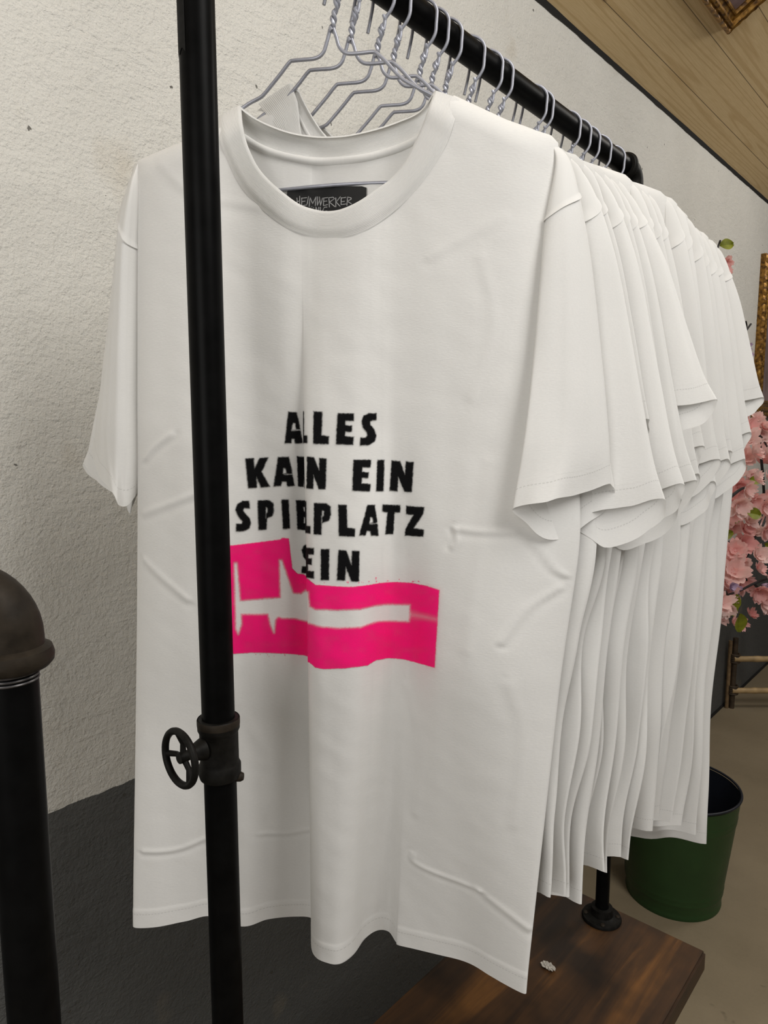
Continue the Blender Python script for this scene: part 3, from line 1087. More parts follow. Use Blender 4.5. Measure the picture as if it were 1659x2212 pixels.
def crease_disp(s, z):
    d = np.zeros_like(s)
    for a, b, c, h, wd in CREASES:
        pts = [F1.loc(*q, .02)[[0, 2]] for q in (a, b, c)]
        pl_ = crom(np.array(pts), 6)
        best = np.full(s.shape, 1e9)
        sg = np.zeros_like(s)
        for p, q in zip(pl_[:-1], pl_[1:]):
            e = q - p
            t = np.clip(((s - p[0]) * e[0] + (z - p[1]) * e[1]) / (e @ e), 0, 1)
            dx, dz = s - p[0] - t * e[0], z - p[1] - t * e[1]
            dd = np.hypot(dx, dz)
            k = dd < best
            best = np.where(k, dd, best)
            sg = np.where(k, np.sign(e[0] * dz - e[1] * dx), sg)
        x = best * sg / (.7 * wd)
        d += .55 * h * (np.exp(-x ** 2) - 0.55 * np.exp(-((x + 1.6) / 1.3) ** 2))
    return d


def body_sheet(m, rows, back=False, detail=False):
    S, W = profiles(m)
    Mc = S.shape[1]
    pn = np.linspace(0, 1, Mc)[None, :]
    zt = ztop(S[20])[None, :]
    zb = np.full((1, Mc), ZHEM)
    if back:
        zb = zb - .006 * np.clip(np.sin(np.pi * pn), 0, 1)
    q = np.linspace(0, 1, rows)[:, None]
    q = 0.35 * q ** 2 + 0.65 * q if not detail else q
    z = zt + (zb - zt) * q
    s, w_ = at_rows(S, z), at_rows(W, z)
    rf = roundoff(zt - z)
    env = np.clip(np.sin(np.pi * pn), 0, 1) ** 0.5
    if back:
        w_ = w_ - thick(z, np.broadcast_to(pn, z.shape))
    w_ = w_ * rf
    if detail:
        w_ = w_ + rf * (crease_disp(s, z) + env * (.0008 * vnoise(s * 32, z * 6, 21) + .0003 * vnoise(s * 60 + z * 30, z * 60, 22) +
             .0016 * vnoise(s * 42, z * 3.5, 23) * np.clip((-z - .18) / .1, 0, 1)))
    elif not back:
        w_ = w_ + rf * env * .0012 * vnoise(s * 26, z * 17, 29)
    hd = z - zb
    # doubled hem: slightly thicker band below the stitching
    if not back:
        w_ = w_ + .0007 * (1 - np.clip((hd - .021) / .002, 0, 1))
    else:
        w_ = w_ - .0007 * (1 - np.clip((hd - .021) / .002, 0, 1))
    L = np.stack([s, w_, z], -1)
    uv = np.stack([s, hd], -1)
    return L, uv


def cut_neck(L, F, poly, pad):
    c = L.reshape(-1, 3)[F].mean(1)
    p = poly.copy()
    ctr = p.mean(0)
    ctr[1] = -0.05
    p = ctr + (p - ctr) * (1 - pad)
    return F[~inside(c[:, 0], c[:, 2], p)]


def compact(V, F, uv):
    used = np.unique(F)
    mp = np.full(len(V), -1)
    mp[used] = np.arange(len(used))
    return V[used], mp[F], uv[used]


def make_shirt(k, label, group):
    warp, f = warp_factory(k, k)
    root = empty('t_shirt', tuple(f.world(np.array([0, 0, ZHEM]))))
    tag(root, label, 't-shirt', group)
    hi = (k == 0)
    V, Fs, U, nV = [], [], [], 0
    for back in (False, True):
        L, uv = body_sheet(12 if hi and not back else (6 if hi else 4), 430 if hi and not back else (200 if hi else 130), back, hi and not back)
        nr, nc = L.shape[:2]
        F = gridfaces(nr, nc)
        F = cut_neck(L, F, NECK_B if back else NECK_F, 0.03 if hi else 0.05)
        if back: F = F[:, ::-1]
        P, F, uv2 = compact(f.world(warp(L)).reshape(-1, 3), F, uv.reshape(-1, 2))
        V.append(P); Fs.append(F + nV); U.append(uv2); nV += len(P)
    lean, dl, fw = SL_VAR[k]
    sl = {}
    for side in (1, -1):
        lp = LOOPS[side]
        A = sleeve_surface(lp, 16 if hi else 9, 22 if hi else 12)
        nr = A.shape[0]
        t = np.linspace(0, 6, nr)
        # soft folds running down the sleeve
        a = np.linspace(0, 2 * math.pi, A.shape[1], endpoint=False)[None, :]
        cen = A.mean(1, keepdims=True)
        D = A - cen
        amp = np.clip((t - 1.5) / 4, 0, 1)[:, None]
        r = np.random.default_rng(50 + k * 2 + side)
        ph = r.uniform(0, 6.28, 3)
        A = cen + D * (1 + amp * (.035 * np.sin(5 * a + ph[0] + t[:, None] * .3) + .02 * np.sin(9 * a + ph[1])))[..., None]
        A[..., 1] += amp * .0012 * vnoise(A[..., 0] * 40, A[..., 2] * 25, 60 + k)
        if k:
            g = np.clip((t - 1) / 5, 0, 1)[:, None]
            A[..., 0] += side * lean * g * (r.uniform(.9, 1.1))
            A[..., 1] += fw * g - .008 * g
            z0 = -.15
            A[..., 2] = np.where(A[..., 2] < z0, z0 + (A[..., 2] - z0) * (1 + dl / .26), A[..., 2])
            D = A - A.mean(1, keepdims=True)
            A = A.mean(1, keepdims=True) + D * np.array([1.0, .8, 1.0])
        A = warp(A) if k else A
        cut = int(round(2 / 6 * (nr - 1)))
        nrm = A - A.mean(1, keepdims=True)
        nrm[..., 2] = 0
        nrm /= np.linalg.norm(nrm, axis=2, keepdims=True) + 1e-9
        yoke = A[:cut + 1].copy()
        yoke[-1] += nrm[cut] * .0016
        yoke[-2] += nrm[cut - 1] * .0012
        P = f.world(yoke)
        F = gridfaces(*P.shape[:2], wrap=True)
        V.append(P.reshape(-1, 3)); Fs.append(F + nV)
        U.append(np.stack([np.broadcast_to(np.arange(P.shape[1]) * .004, P.shape[:2]), np.full(P.shape[:2], .3)], -1).reshape(-1, 2)); nV += P.shape[0] * P.shape[1]
        low = A[cut:].copy()
        low[0, :, 2] += .002
        low[0] -= nrm[cut] * .0004
        hd = (low[..., 2] - low[-1:, :, 2])
        arc = np.concatenate([[0], np.cumsum(np.linalg.norm(np.diff(low[-1], axis=0), axis=1))])
        sl[side] = (f.world(low), np.stack([np.broadcast_to(arc, low.shape[:2]), hd], -1))
    mesh_obj('body', np.concatenate(V), np.concatenate(Fs), M['cloth'], root, uv=np.concatenate(U))
    for side in (1, -1):
        P, uv = sl[side]
        mesh_obj('sleeve', P.reshape(-1, 3), gridfaces(*P.shape[:2], wrap=True), M['cloth'], root, uv=uv.reshape(-1, 2))
    V, Fs, U, nV = [], [], [], 0
    for ci, co, sd in ((C_FI, C_FO, 1), (C_BI, C_BO, -1)):
        L, uv = band(ci, co, sd)
        P = f.world(warp(L))
        V.append(P.reshape(-1, 3)); Fs.append(gridfaces(*P.shape[:2]) + nV); U.append(uv.reshape(-1, 2)); nV += P.shape[0] * P.shape[1]
    col = mesh_obj('collar', np.concatenate(V), np.concatenate(Fs), M['rib'], root, uv=np.concatenate(U))
    # narrow tape covering the inner neck seam
    d = C_BO - C_BI
    d /= np.linalg.norm(d, axis=1, keepdims=True)
    L = np.stack([C_BO + d * a_ + np.array([0, b_, 0]) for a_, b_ in ((-.0008, .0012), (.0002, .0022), (.0022, .0027), (.0044, .0022), (.0054, .0012), (.0058, .0))])
    P = f.world(warp(L))
    arc = np.arange(NC) * .002
    mesh_obj('neck_tape', P.reshape(-1, 3), gridfaces(*P.shape[:2]), M['cloth'], root, uv=np.stack([np.broadcast_to(arc, P.shape[:2]), np.full(P.shape[:2], .2)], -1).reshape(-1, 2))
    return root, f, warp


# ---- the wire hangers
ARM_L = [(715.5, 64), (709, 80), (704, 98), (699, 112), (690, 122), (676, 127), (655, 129), (634, 131), (625, 135), (605, 161), (585, 186), (570, 204), (560, 212), (525, 232)]
ARM_R = [(719.5, 64), (727, 82), (731, 97), (737, 107), (746, 114), (758, 116), (780, 114.5), (803, 112), (812, 114), (830, 129), (850, 151), (868, 169), (885, 180), (935, 203)]


def make_hanger(k, label):
    f, warp = shirts[k][1:]
    RN = rail_z(HY[k]) - ZN
    root = empty('wire_hanger', tuple(f.o))
    tag(root, label, 'hanger', 'grey wire hangers hooked over the rail')
    n = 44 if k < 6 else 30
    rr = 0.00165
    L = [F1.loc(x, y, 0) for x, y in ARM_L]
    R = [F1.loc(x, y, 0) for x, y in ARM_R]
    right = [np.array(p) for p in R] + [np.array([.130, 0, -.077]), np.array([.165, 0, -.092]), np.array([.186, 0, -.103]), np.array([.193, 0, -.110]), np.array([.1945, 0, -.119]), np.array([.189, 0, -.1275])]
    left = [np.array(p) for p in L] + [np.array([-.130, 0, -.077]), np.array([-.165, 0, -.089]), np.array([-.186, 0, -.099]), np.array([-.193, 0, -.107]), np.array([-.1945, 0, -.117]), np.array([-.189, 0, -.1265])]
    loop = left + [np.array([-.10, 0, -.129]), np.array([0, 0, -.1295]), np.array([.10, 0, -.1300])] + right[::-1]
    loop = np.array(loop)
    loop[:, 1] -= 0.004 * np.clip((-loop[:, 2] - .10) / .03, 0, 1)
    loop = warp.arm(loop)
    loop[:, 2] -= (.011 if k else .0055) * np.clip((np.abs(loop[:, 0]) - .085) / .03, 0, 1)
    loop[:, 0] *= 1 - (.07 if k else .02) * np.clip((np.abs(loop[:, 0]) - .12) / .07, 0, 1)
    loop[0] = [-.0016, 0, .001]; loop[-1] = [.0016, 0, .001]
    MB().tube(f.world(crom(loop, 5)), rr, 10).build('frame', M['wire'], root)
    # two wires twisted round each other
    zt_ = min(.034, RN - .034)
    tw = MB()
    a = np.linspace(0, 2 * math.pi * 2.6, 46)
    for ph in (0, math.pi):
        tw.tube(f.world(np.stack([.0016 * np.cos(a + ph + math.pi * .4) + .0080 * np.linspace(0, 1, 46) ** 1.3, .0016 * np.sin(a + ph + math.pi * .4), np.linspace(-.001, zt_ + (0.005 if ph else 0), 46)], 1)), rr, 9)
    tw.build('twisted_neck', M['wire'], root)
    th = np.linspace(math.radians(178), math.radians(2), 16)
    hk = [(-.0245, RN - .031), (-.0215, RN - .018), (-.0195, RN - .008)] + [(.0186 * math.cos(t), RN + .01555 * math.sin(t)) for t in th] + [(.0180, RN - .009), (.0172, lerp(RN - .009, zt_ + .004, .45)), (.0135, lerp(RN - .009, zt_ + .004, .8)), (.0092, zt_ + .003), (.0082, zt_ - .003), (.0072, zt_ - .007)]
    hk = np.array([(s, 0, z) for s, z in hk])
    MB().tube(f.world(crom(hk, 3)), rr, 10).build('hook', M['wire'], root)
    return root


ORD = ['front', 'second', 'third', 'fourth', 'fifth', 'sixth', 'seventh', 'eighth', 'ninth', 'tenth', 'eleventh', 'twelfth', 'thirteenth', 'fourteenth', 'fifteenth', 'sixteenth', 'last']
shirts = []
for k in range(17):
    if k == 0:
        lab = 'white t-shirt at the front of the row with black slogan and pink print'
    elif k == 6:
        lab = 'plain white t-shirt, seventh from the front, its sleeve ending higher than the neighbours'
    elif k == 16:
        lab = 'last plain white t-shirt on the rail, beside the pink blossoms'
    else:
        lab = 'plain white t-shirt, %s from the front of the row on the rail' % ORD[k]
    shirts.append(make_shirt(k, lab, 'white t-shirts hanging on the rail'))
for k in range(17):
    if k == 0: lab = 'grey wire hanger of the front printed t-shirt, nearest the camera'
    elif k == 16: lab = 'grey wire hanger farthest along the rail, next to its end elbow'
    else: lab = 'grey wire hanger, %s from the front along the black rail' % ORD[k]
    make_hanger(k, lab)

# ---- print on the front shirt
root1 = shirts[0][0]
SHIFT = 112.0      # cloth hidden in the fold, in the drawing units below
LET = [  # (part of the cloth: L left of / in the fold, R right of it), outline, cut-outs
    ('L', [(455, 158), (513, 161), (532, 250), (556, 375), (502, 375), (498, 345), (479, 345), (477, 372), (432, 375)], [[(486, 232), (503, 236), (509, 283), (477, 285)], [(478, 284), (540, 278), (541, 284), (478, 290)]]),
    ('L', [(618, 155), (674, 155), (674, 320), (698, 324), (697, 375), (618, 375)], []),
    ('R', [(630, 155), (690, 158), (685, 320), (736, 326), (732, 380), (627, 378)], []),
    ('R', [(795, 168), (909, 170), (906, 221), (850, 218), (849, 250), (896, 253), (893, 296), (848, 294), (847, 325), (906, 331), (903, 386), (784, 380)], []),
    ('R', [(1064, 168), (1061, 216), (1037, 213), (1019, 226), (1021, 245), (1050, 282), (1063, 322), (1051, 362), (1012, 386), (949, 389), (954, 336), (988, 336), (1001, 320), (994, 298), (968, 264), (962, 220), (975, 184), (1010, 168)], []),
    ('L', [(160, 480), (218, 475), (222, 552), (258, 475), (319, 472), (272, 570), (329, 672), (268, 679), (236, 604), (241, 679), (180, 685)], []),
    ('L', [(385, 470), (459, 467), (480, 560), (499, 668), (449, 673), (443, 640), (411, 640), (405, 668), (354, 671), (372, 560)], [[(421, 545), (438, 546), (443, 583), (417, 585)], [(424, 587), (484, 584), (484, 590), (424, 593)]]),
    ('L', [(515, 465), (561, 468), (602, 560), (602, 470), (652, 472), (650, 685), (606, 682), (566, 590), (562, 675), (522, 672)], []),
    ('R', [(585, 468), (632, 470), (668, 562), (669, 476), (719, 480), (712, 692), (665, 690), (629, 592), (627, 690), (581, 686)], []),
    ('R', [(905, 488), (1026, 490), (1023, 541), (966, 540), (965, 571), (1009, 575), (1005, 613), (962, 612), (961, 650), (1023, 656), (1019, 706), (897, 701)], []),
    ('R', [(1070, 490), (1117, 490), (1112, 706), (1061, 703)], []),
    ('R', [(1168, 494), (1225, 498), (1260, 592), (1265, 500), (1319, 505), (1306, 711), (1255, 708), (1213, 606), (1208, 706), (1154, 700)], []),
    ('L', [(188, 770), (190, 823), (152, 821), (144, 838), (190, 893), (199, 930), (186, 961), (150, 979), (95, 981), (98, 930), (134, 929), (142, 914), (106, 870), (91, 835), (105, 793), (140, 771)], []),
    ('L', [(245, 768), (320, 766), (352, 785), (357, 840), (345, 876), (309, 891), (306, 969), (251, 971)], [[(302, 814), (313, 822), (313, 850), (300, 860)], [(300, 850), (304, 850), (304, 892), (299, 892)]]),
    ('L', [(408, 763), (458, 761), (466, 961), (420, 966)], []),
    ('L', [(508, 767), (616, 770), (615, 816), (560, 815), (562, 845), (600, 848), (600, 886), (562, 885), (562, 925), (622, 930), (622, 976), (518, 970)], []),
    ('L', [(640, 775), (690, 775), (690, 943), (720, 945), (719, 996), (640, 990)], []),
    ('R', [(632, 787), (715, 789), (747, 810), (750, 860), (736, 906), (685, 926), (684, 1006), (631, 1000)], [[(690, 835), (701, 842), (700, 878), (687, 886)], [(684, 876), (689, 876), (688, 928), (683, 928)]]),
    ('R', [(800, 797), (858, 800), (862, 955), (916, 962), (912, 1019), (804, 1012)], []),
    ('R', [(1000, 799), (1051, 799), (1066, 900), (1076, 1011), (1025, 1011), (1021, 980), (996, 978), (990, 1009), (944, 1008), (970, 920)], [[(1021, 882), (1036, 888), (1041, 921), (1014, 924)], [(1016, 927), (1072, 922), (1072, 928), (1016, 933)]]),
    ('R', [(1105, 797), (1229, 801), (1226, 851), (1188, 850), (1178, 1001), (1124, 999), (1140, 849), (1104, 845)], []),
    ('R', [(1268, 806), (1393, 815), (1386, 860), (1320, 960), (1391, 970), (1386, 1019), (1259, 1010), (1261, 970), (1318, 868), (1267, 862)], []),
    ('L', [(x - 10, y) for x, y in [(664, 1073), (664, 1120), (630, 1118), (615, 1130), (660, 1190), (668, 1230), (652, 1262), (610, 1275), (556, 1270), (559, 1225), (600, 1222), (608, 1210), (570, 1160), (556, 1110), (575, 1078), (620, 1068)]], []),
    ('R', [(575, 1093), (632, 1098), (630, 1141), (592, 1139), (591, 1168), (619, 1170), (616, 1211), (590, 1210), (589, 1255), (633, 1258), (630, 1306), (575, 1300)], []),
    ('R', [(680, 1104), (738, 1105), (735, 1319), (680, 1316)], []),
    ('R', [(800, 1110), (855, 1112), (891, 1212), (895, 1115), (946, 1118), (942, 1327), (890, 1325), (851, 1225), (848, 1321), (791, 1318)], []),
]


def R_(pts):
    return [(x + SHIFT, y) for x, y in pts]


FLAG = [(20, 1085), (400, 1038), (412, 1027), (459, 1031), (483, 1238), (520, 1275), (560, 1277), (590, 1300)] + \
    R_([(590, 1310), (640, 1350), (800, 1362), (900, 1364), (1000, 1353), (1100, 1336), (1200, 1331), (1300, 1337), (1400, 1356), (1496, 1386), (1480, 1650), (1463, 1922), (1400, 1904), (1250, 1863), (1150, 1855), (1060, 1870), (1000, 1906), (850, 1926), (700, 1931), (640, 1921), (600, 1885)]) + \
    [(600, 1850), (570, 1838), (500, 1829), (350, 1820), (200, 1818), (20, 1830)]
HOLES = [
    ([(396, 1180), (410, 1183), (440, 1270), (488, 1411), (545, 1414), (590, 1380)] + R_([(590, 1400), (600, 1500), (640, 1522), (800, 1527), (950, 1522), (1060, 1496), (1150, 1488), (1292, 1492), (1285, 1602), (1150, 1596), (1060, 1602), (950, 1641), (800, 1647), (680, 1637), (600, 1615)]) +
     [(600, 1612), (590, 1602), (500, 1581), (412, 1579), (386, 1571), (366, 1590), (357, 1680), (338, 1640), (316, 1550), (130, 1552), (132, 1620), (110, 1690), (95, 1650), (84, 1200), (100, 1200), (124, 1462), (402, 1440)], 9.0),
    (R_([(1290, 1536), (1400, 1560), (1475, 1582), (1475, 1598), (1400, 1585), (1290, 1570)]), 16.0)]


def print_patch():
    m = 36
    S, W = profiles(m)
    c0, c1 = int(4.2 * m), int(21.3 * m)
    z = np.linspace(-.300, -.606, 520)[:, None] * np.ones((1, c1 - c0))
    Sx, Wx = S[:, c0:c1], W[:, c0:c1]
    s, w_ = at_rows(Sx, z), at_rows(Wx, z)
    pn = (np.arange(c0, c1) / (S.shape[1] - 1))[None, :]
    env = np.clip(np.sin(np.pi * pn), 0, 1) ** .5
    w_ = w_ + crease_disp(s, z) + env * (.0008 * vnoise(s * 32, z * 6, 21) + .0003 * vnoise(s * 60 + z * 30, z * 60, 22) + .0016 * vnoise(s * 42, z * 3.5, 23) * np.clip((-z - .18) / .1, 0, 1))
    L = np.stack([s, w_, z], -1)
    P = F1.world(L)
    du = np.gradient(P, axis=1)
    dv = np.gradient(P, axis=0)
    nn = np.cross(dv, du)
    nn /= np.linalg.norm(nn, axis=2, keepdims=True) + 1e-12
    if (nn[:, -40:] @ F1.n).mean() < 0: nn = -nn
    P = P + nn * .00045
    X, Y = to_px(P)
    zx, zy = (X - 480) * 3.19, (Y - 840) * 3.19
    # unfold: add the cloth hidden in the pleat
    jr = int(10.0 * m) - c0
    jv = int(8.0 * m) - c0
    for i in range(zx.shape[0]):
        xr = zx[i, int(9 * m) - c0:jr + 15].min()
        jr_i = int(9 * m) - c0 + zx[i, int(9 * m) - c0:jr + 15].argmin()
        left = np.where(zx[i, :jv + 1] < xr)[0]
        jl = left[-1] if len(left) else jv
        ln = np.linspace(zx[i, jl], zx[i, jr_i] + SHIFT, jr_i - jl + 1)
        zx[i, jr_i + 1:] += SHIFT
        zx[i, jl:jr_i + 1] = ln
    blk = np.zeros(zx.shape)
    wob = 2.2 * vnoise(zx / 11, zy / 11, 31) + 1.2 * vnoise(zx / 4, zy / 4, 32)
    for side, pts, holes in LET:
        pts = np.array(R_(pts) if side == 'R' else pts, float)
        hs = [np.array(R_(h) if side == 'R' else h, float) for h in holes]
        lo, hi_ = pts.min(0) - 14, pts.max(0) + 14
        msk = (zx > lo[0]) & (zx < hi_[0]) & (zy > lo[1]) & (zy < hi_[1])
        if not msk.any(): continue
        d = sdist(zx[msk], zy[msk], pts)
        for h in hs: d = np.maximum(d, -sdist(zx[msk], zy[msk], h))
        v = np.clip(.5 - (d + wob[msk]) / 9.0, 0, 1)
        v = np.maximum(v, .16 * np.exp(-np.clip(d, 0, 99) / 7.0) * (d < 30))
        blk[msk] = np.maximum(blk[msk], v)
    # pink block
    d = sdist(zx, zy, FLAG)
    pk = np.clip(.5 - (d + .6 * wob) / 7.0, 0, 1)
    for h, soft in HOLES:
        dh = sdist(zx, zy, np.array(h, float))
        cl = np.clip(.5 - (dh - .5 * soft + .8 * wob) / (2.6 * soft), 0, 1) * (0.97 if soft < 10 else 0.5)
        pk = pk * (1 - cl)
    pk = pk * (.93 + .07 * vnoise(zx / 60, zy / 40, 33))
    # specks along the top edge and overspray on the right
    for _ in range(34):
        if rng.random() < .75: ex, ey, er = rng.uniform(700, 1400) + SHIFT, rng.normal(1328, 10), rng.uniform(2, 5)
        else: ex, ey, er = rng.uniform(180, 560), rng.normal(1838, 9), rng.uniform(1.5, 3.5)
        pk = np.maximum(pk, .8 * np.clip(1.4 - np.hypot(zx - ex, zy - ey) / er, 0, 1))
    pk = np.maximum(pk, .16 * np.exp(-np.clip(d, 0, 200) / 22) * ((zx > 1400 + SHIFT) & (d < 90)))
    pk = pk * (1 - blk)
    uv = np.stack([s, z], -1).reshape(-1, 2)
    F = gridfaces(*zx.shape)
    for nm, val, mat, lab in (('lettering', blk, 'black_paint', 'black stencilled slogan'), ('block_print', pk, 'pink_paint', 'neon pink sprayed shape')):
        v = val.ravel()
        keep = v[F].max(1) > .012
        used = F[keep]
        Pk = P.reshape(-1, 3) + (nn.reshape(-1, 3) * .0002 if nm == 'lettering' else 0)
        u = np.unique(used)
        Vv, Ff, Uu = compact(Pk, used, uv)
        o = mesh_obj(nm, Vv, Ff, M[mat], root1, uv=Uu)
        at = o.data.attributes.new('paint', 'FLOAT', 'POINT')
        at.data.foreach_set('value', v[u].astype(np.float32))
        o['label'] = lab


print_patch()

# ---- black neck label with grey lettering inside the back of the front shirt
def lab_pt(x, y, off=0.0):
    L = loc_on(x, y, True)
    L[1] += off
    return F1.world(L)


edge = [(622, 414), (628, 410), (634, 405), (655, 404), (690, 403.5), (730, 404), (772, 404), (774, 402.5), (783, 404), (793, 407), (792.5, 430), (792, 460), (790, 492), (700, 494), (626, 492), (622, 470), (621, 440)]
poly = np.array(edge, float)
gx_, gy_ = np.meshgrid(np.linspace(620, 794, 60), np.linspace(401, 495, 36))
inn = inside(gx_, gy_, poly)
# snap grid columns to the label outline
rowsP = []
for y in np.linspace(404, 492, 30):
    xs = []
    a0 = poly[-1]
    for b0 in poly:
        if (a0[1] > y) != (b0[1] > y): xs.append(a0[0] + (y - a0[1]) / (b0[1] - a0[1]) * (b0[0] - a0[0]))
        a0 = b0
    if len(xs) < 2: xs = [640, 772]
    rowsP.append([lab_pt(x, y, .0021) for x in np.linspace(min(xs), max(xs), 40)])
LBV = np.array(rowsP)
lbo = mesh_obj('neck_label', LBV.reshape(-1, 3), gridfaces(30, 40), M['label'], root1)
lbo['label'] = 'black neck label with grey lettering'
STRK = [[(325, 370), (332, 480)], [(370, 340), (366, 500)], [(305, 447), (372, 418)], [(402, 372), (402, 502)], [(395, 378), (490, 368)], [(400, 436), (462, 424)], [(400, 502), (492, 486)], [(515, 345), (490, 472)],
        [(522, 515), (540, 365), (580, 468), (637, 352), (622, 500)], [(662, 350), (655, 495), (700, 400)], [(690, 352), (708, 500), (742, 372)], [(762, 375), (755, 500)], [(755, 376), (832, 366)], [(758, 432), (816, 422)], [(755, 500), (828, 480)],
        [(852, 525), (845, 370), (915, 362), (935, 385), (855, 442), (945, 517)], [(955, 368), (957, 520)], [(1035, 350), (962, 440), (1030, 512)], [(1045, 366), (1042, 482)], [(1042, 376), (1122, 364)], [(1045, 436), (1102, 428)], [(1040, 482), (1130, 470)],
        [(1136, 496), (1147, 360), (1204, 372), (1206, 394), (1145, 428), (1212, 470)],
        [(495, 525), (492, 640)], [(545, 530), (495, 580), (548, 640)], [(566, 515), (568, 524)], [(594, 525), (596, 534)], [(580, 548), (556, 590), (580, 640), (606, 590), (580, 548)],
        [(632, 640), (634, 515), (676, 640), (680, 520)], [(706, 520), (706, 640)], [(818, 520), (770, 526), (742, 580), (770, 640), (816, 625), (814, 585), (784, 588)]]
mb = MB()
for st in STRK:
    pts = []
    for a0, b0 in zip(st[:-1], st[1:]):
        n_ = max(2, int(np.hypot(b0[0] - a0[0], b0[1] - a0[1]) / 18))
        for t in np.linspace(0, 1, n_, endpoint=False): pts.append((a0[0] + (b0[0] - a0[0]) * t, a0[1] + (b0[1] - a0[1]) * t))
    pts.append(st[-1])
    mb.tube([lab_pt(600 + x / 7.54, 380 + y / 7.54, .0023) for x, y in pts], .00042, 6)
tx = mb.build('label_lettering', M['thread'], lbo)
tx['label'] = 'grey lettering'
# ------------------------------------------------------------------ green bin on the floor behind the rack
bc = at_z(1452, 1925, 0.0)
bx, by = bc[0], bc[1]
bin_ = empty('waste_bin', (bx, by, 0))
tag(bin_, 'green enamel bin with a dark inside standing on the floor behind the rack', 'bin')
HB, RB0, RB1 = 0.335, 0.127, 0.163


def br(z):
    return RB0 + (RB1 - RB0) * z / HB


prof = [(0.0, 0.002), (RB0 - .004, 0.002), (RB0 + .002, 0.0), (RB0 + .003, .004), (br(.012) + .001, .012)]
for z in np.linspace(.016, HB - .006, 60):
    r = br(z)
    for zc, h in ((.045, .0022), (.060, .0016), (HB - .06, .0015), (HB - .072, .0018)):
        r += h * math.exp(-((z - zc) / .004) ** 2)
    prof.append((r, z))
MB().lathe(prof, (bx, by, 0), (0, 0, 1), 72).build('shell', M['green'], bin_)
MB().lathe([(br(HB - .004) - .0022, HB - .004), (br(.02) - .003, .02), (RB0 - .006, .008), (0, .008)], (bx, by, 0), (0, 0, 1), 64).build('lining', M['navy'], bin_)
t = np.linspace(0, 2 * math.pi, 72, endpoint=False)
MB().tube(np.stack([bx + RB1 * np.cos(t), by + RB1 * np.sin(t), np.full(72, HB)], 1), .0036, 10, closed=True).build('rim', M['navy'], bin_)

# ------------------------------------------------------------------ gilt frames
def frame_thing(name, label, p, ax, ay, az, w_, h_, fw, dep, pic):
    """p: corner; ax/ay: in-plane unit axes; az: towards the viewer; mitred moulding with a stepped profile"""
    p, ax, ay, az = (np.array(v, float) for v in (p, ax, ay, az))
    r = empty(name, tuple(p))
    tag(r, label, 'picture frame')
    prof = [(0, 0), (0, dep * .6), (fw * .10, dep * .85), (fw * .2, dep * .95), (fw * .32, dep * .8), (fw * .42, dep), (fw * .52, dep * .98), (fw * .6, dep * .6), (fw * .8, dep * .5), (fw * .84, dep * .6), (fw * .92, dep * .58), (fw, dep * .35), (fw, dep * .15)]
    cor = [(0, 0, 1, 1), (w_, 0, -1, 1), (w_, h_, -1, -1), (0, h_, 1, -1)]
    V, F = [], []
    sub = 40
    for q in range(4):
        x0, y0, sx0, sy0 = cor[q]
        x1, y1, sx1, sy1 = cor[(q + 1) % 4]
        for i in range(sub + 1):
            k = i / sub
            for m_, (a, d) in enumerate(prof):
                x = (x0 + sx0 * a) * (1 - k) + (x1 + sx1 * a) * k
                y = (y0 + sy0 * a) * (1 - k) + (y1 + sy1 * a) * k
                dd = d + (0.05 * dep * math.sin(i * 2.4) if 0 < m_ < 4 else 0)
                V.append(p + ax * x + ay * y + az * dd)
    n = len(prof)
    for q in range(4):
        b0 = q * (sub + 1) * n
        for i in range(sub):
            for m_ in range(n - 1):
                a = b0 + i * n + m_
                F.append((a, a + n, a + n + 1, a + 1))
    fr = mesh_obj('moulding', V, F, M['gilt'], r, smooth=False)
    bm = bmesh.new(); bm.from_mesh(fr.data); bmesh.ops.remove_doubles(bm, verts=bm.verts, dist=1e-5); bmesh.ops.recalc_face_normals(bm, faces=bm.faces)
    bm.to_mesh(fr.data); bm.free()
    i_ = fw * .97
    pv = [p + ax * i_ + ay * i_ + az * dep * .25, p + ax * (w_ - i_) + ay * i_ + az * dep * .25, p + ax * (w_ - i_) + ay * (h_ - i_) + az * dep * .25, p + ax * i_ + ay * (h_ - i_) + az * dep * .25]
    mesh_obj('picture', pv, [(0, 1, 2, 3)], pic, r, smooth=False)
    bk = [p + ax * .002 + ay * .002, p + ax * (w_ - .002) + ay * .002, p + ax * (w_ - .002) + ay * (h_ - .002), p + ax * .002 + ay * (h_ - .002)]
    mesh_obj('backing', bk + [b + az * dep * .2 for b in bk], [(3, 2, 1, 0), (4, 5, 6, 7), (0, 1, 5, 4), (1, 2, 6, 5), (2, 3, 7, 6), (3, 0, 4, 7)], M['dark_cane'], r, smooth=False)
    return r


# on the sloping ceiling: its lower corner as seen at the top right
cpn = np.array([math.sin(SL), 0, -math.cos(SL)])
pc = on_plane(1574, 80, cpn, c0 + cpn * 0.030)
pc = pc - cpn * 0.030 + cpn * 0.0
frame_thing('picture_frame', 'ornate gilt picture frame fixed to the sloping pine ceiling at the top right', pc + np.array([0, 0, 0]), (0, -1, 0), cd, cpn, 0.52, 0.40, 0.048, 0.030, M['canvas'])
# on the white wall at the right edge
a_ = at_x(1645, 548, XW + 0.002)
b_ = at_x(1640, 903, XW + 0.002)
frame_thing('picture_frame', 'tall gilt frame hanging on the white wall at the right edge above the blossoms', (XW + 0.001, a_[1] + .0, b_[2]), (0, 1, 0), (0, 0, 1), (1, 0, 0), 0.62, a_[2] - b_[2], 0.085, 0.035, M['canvas'])

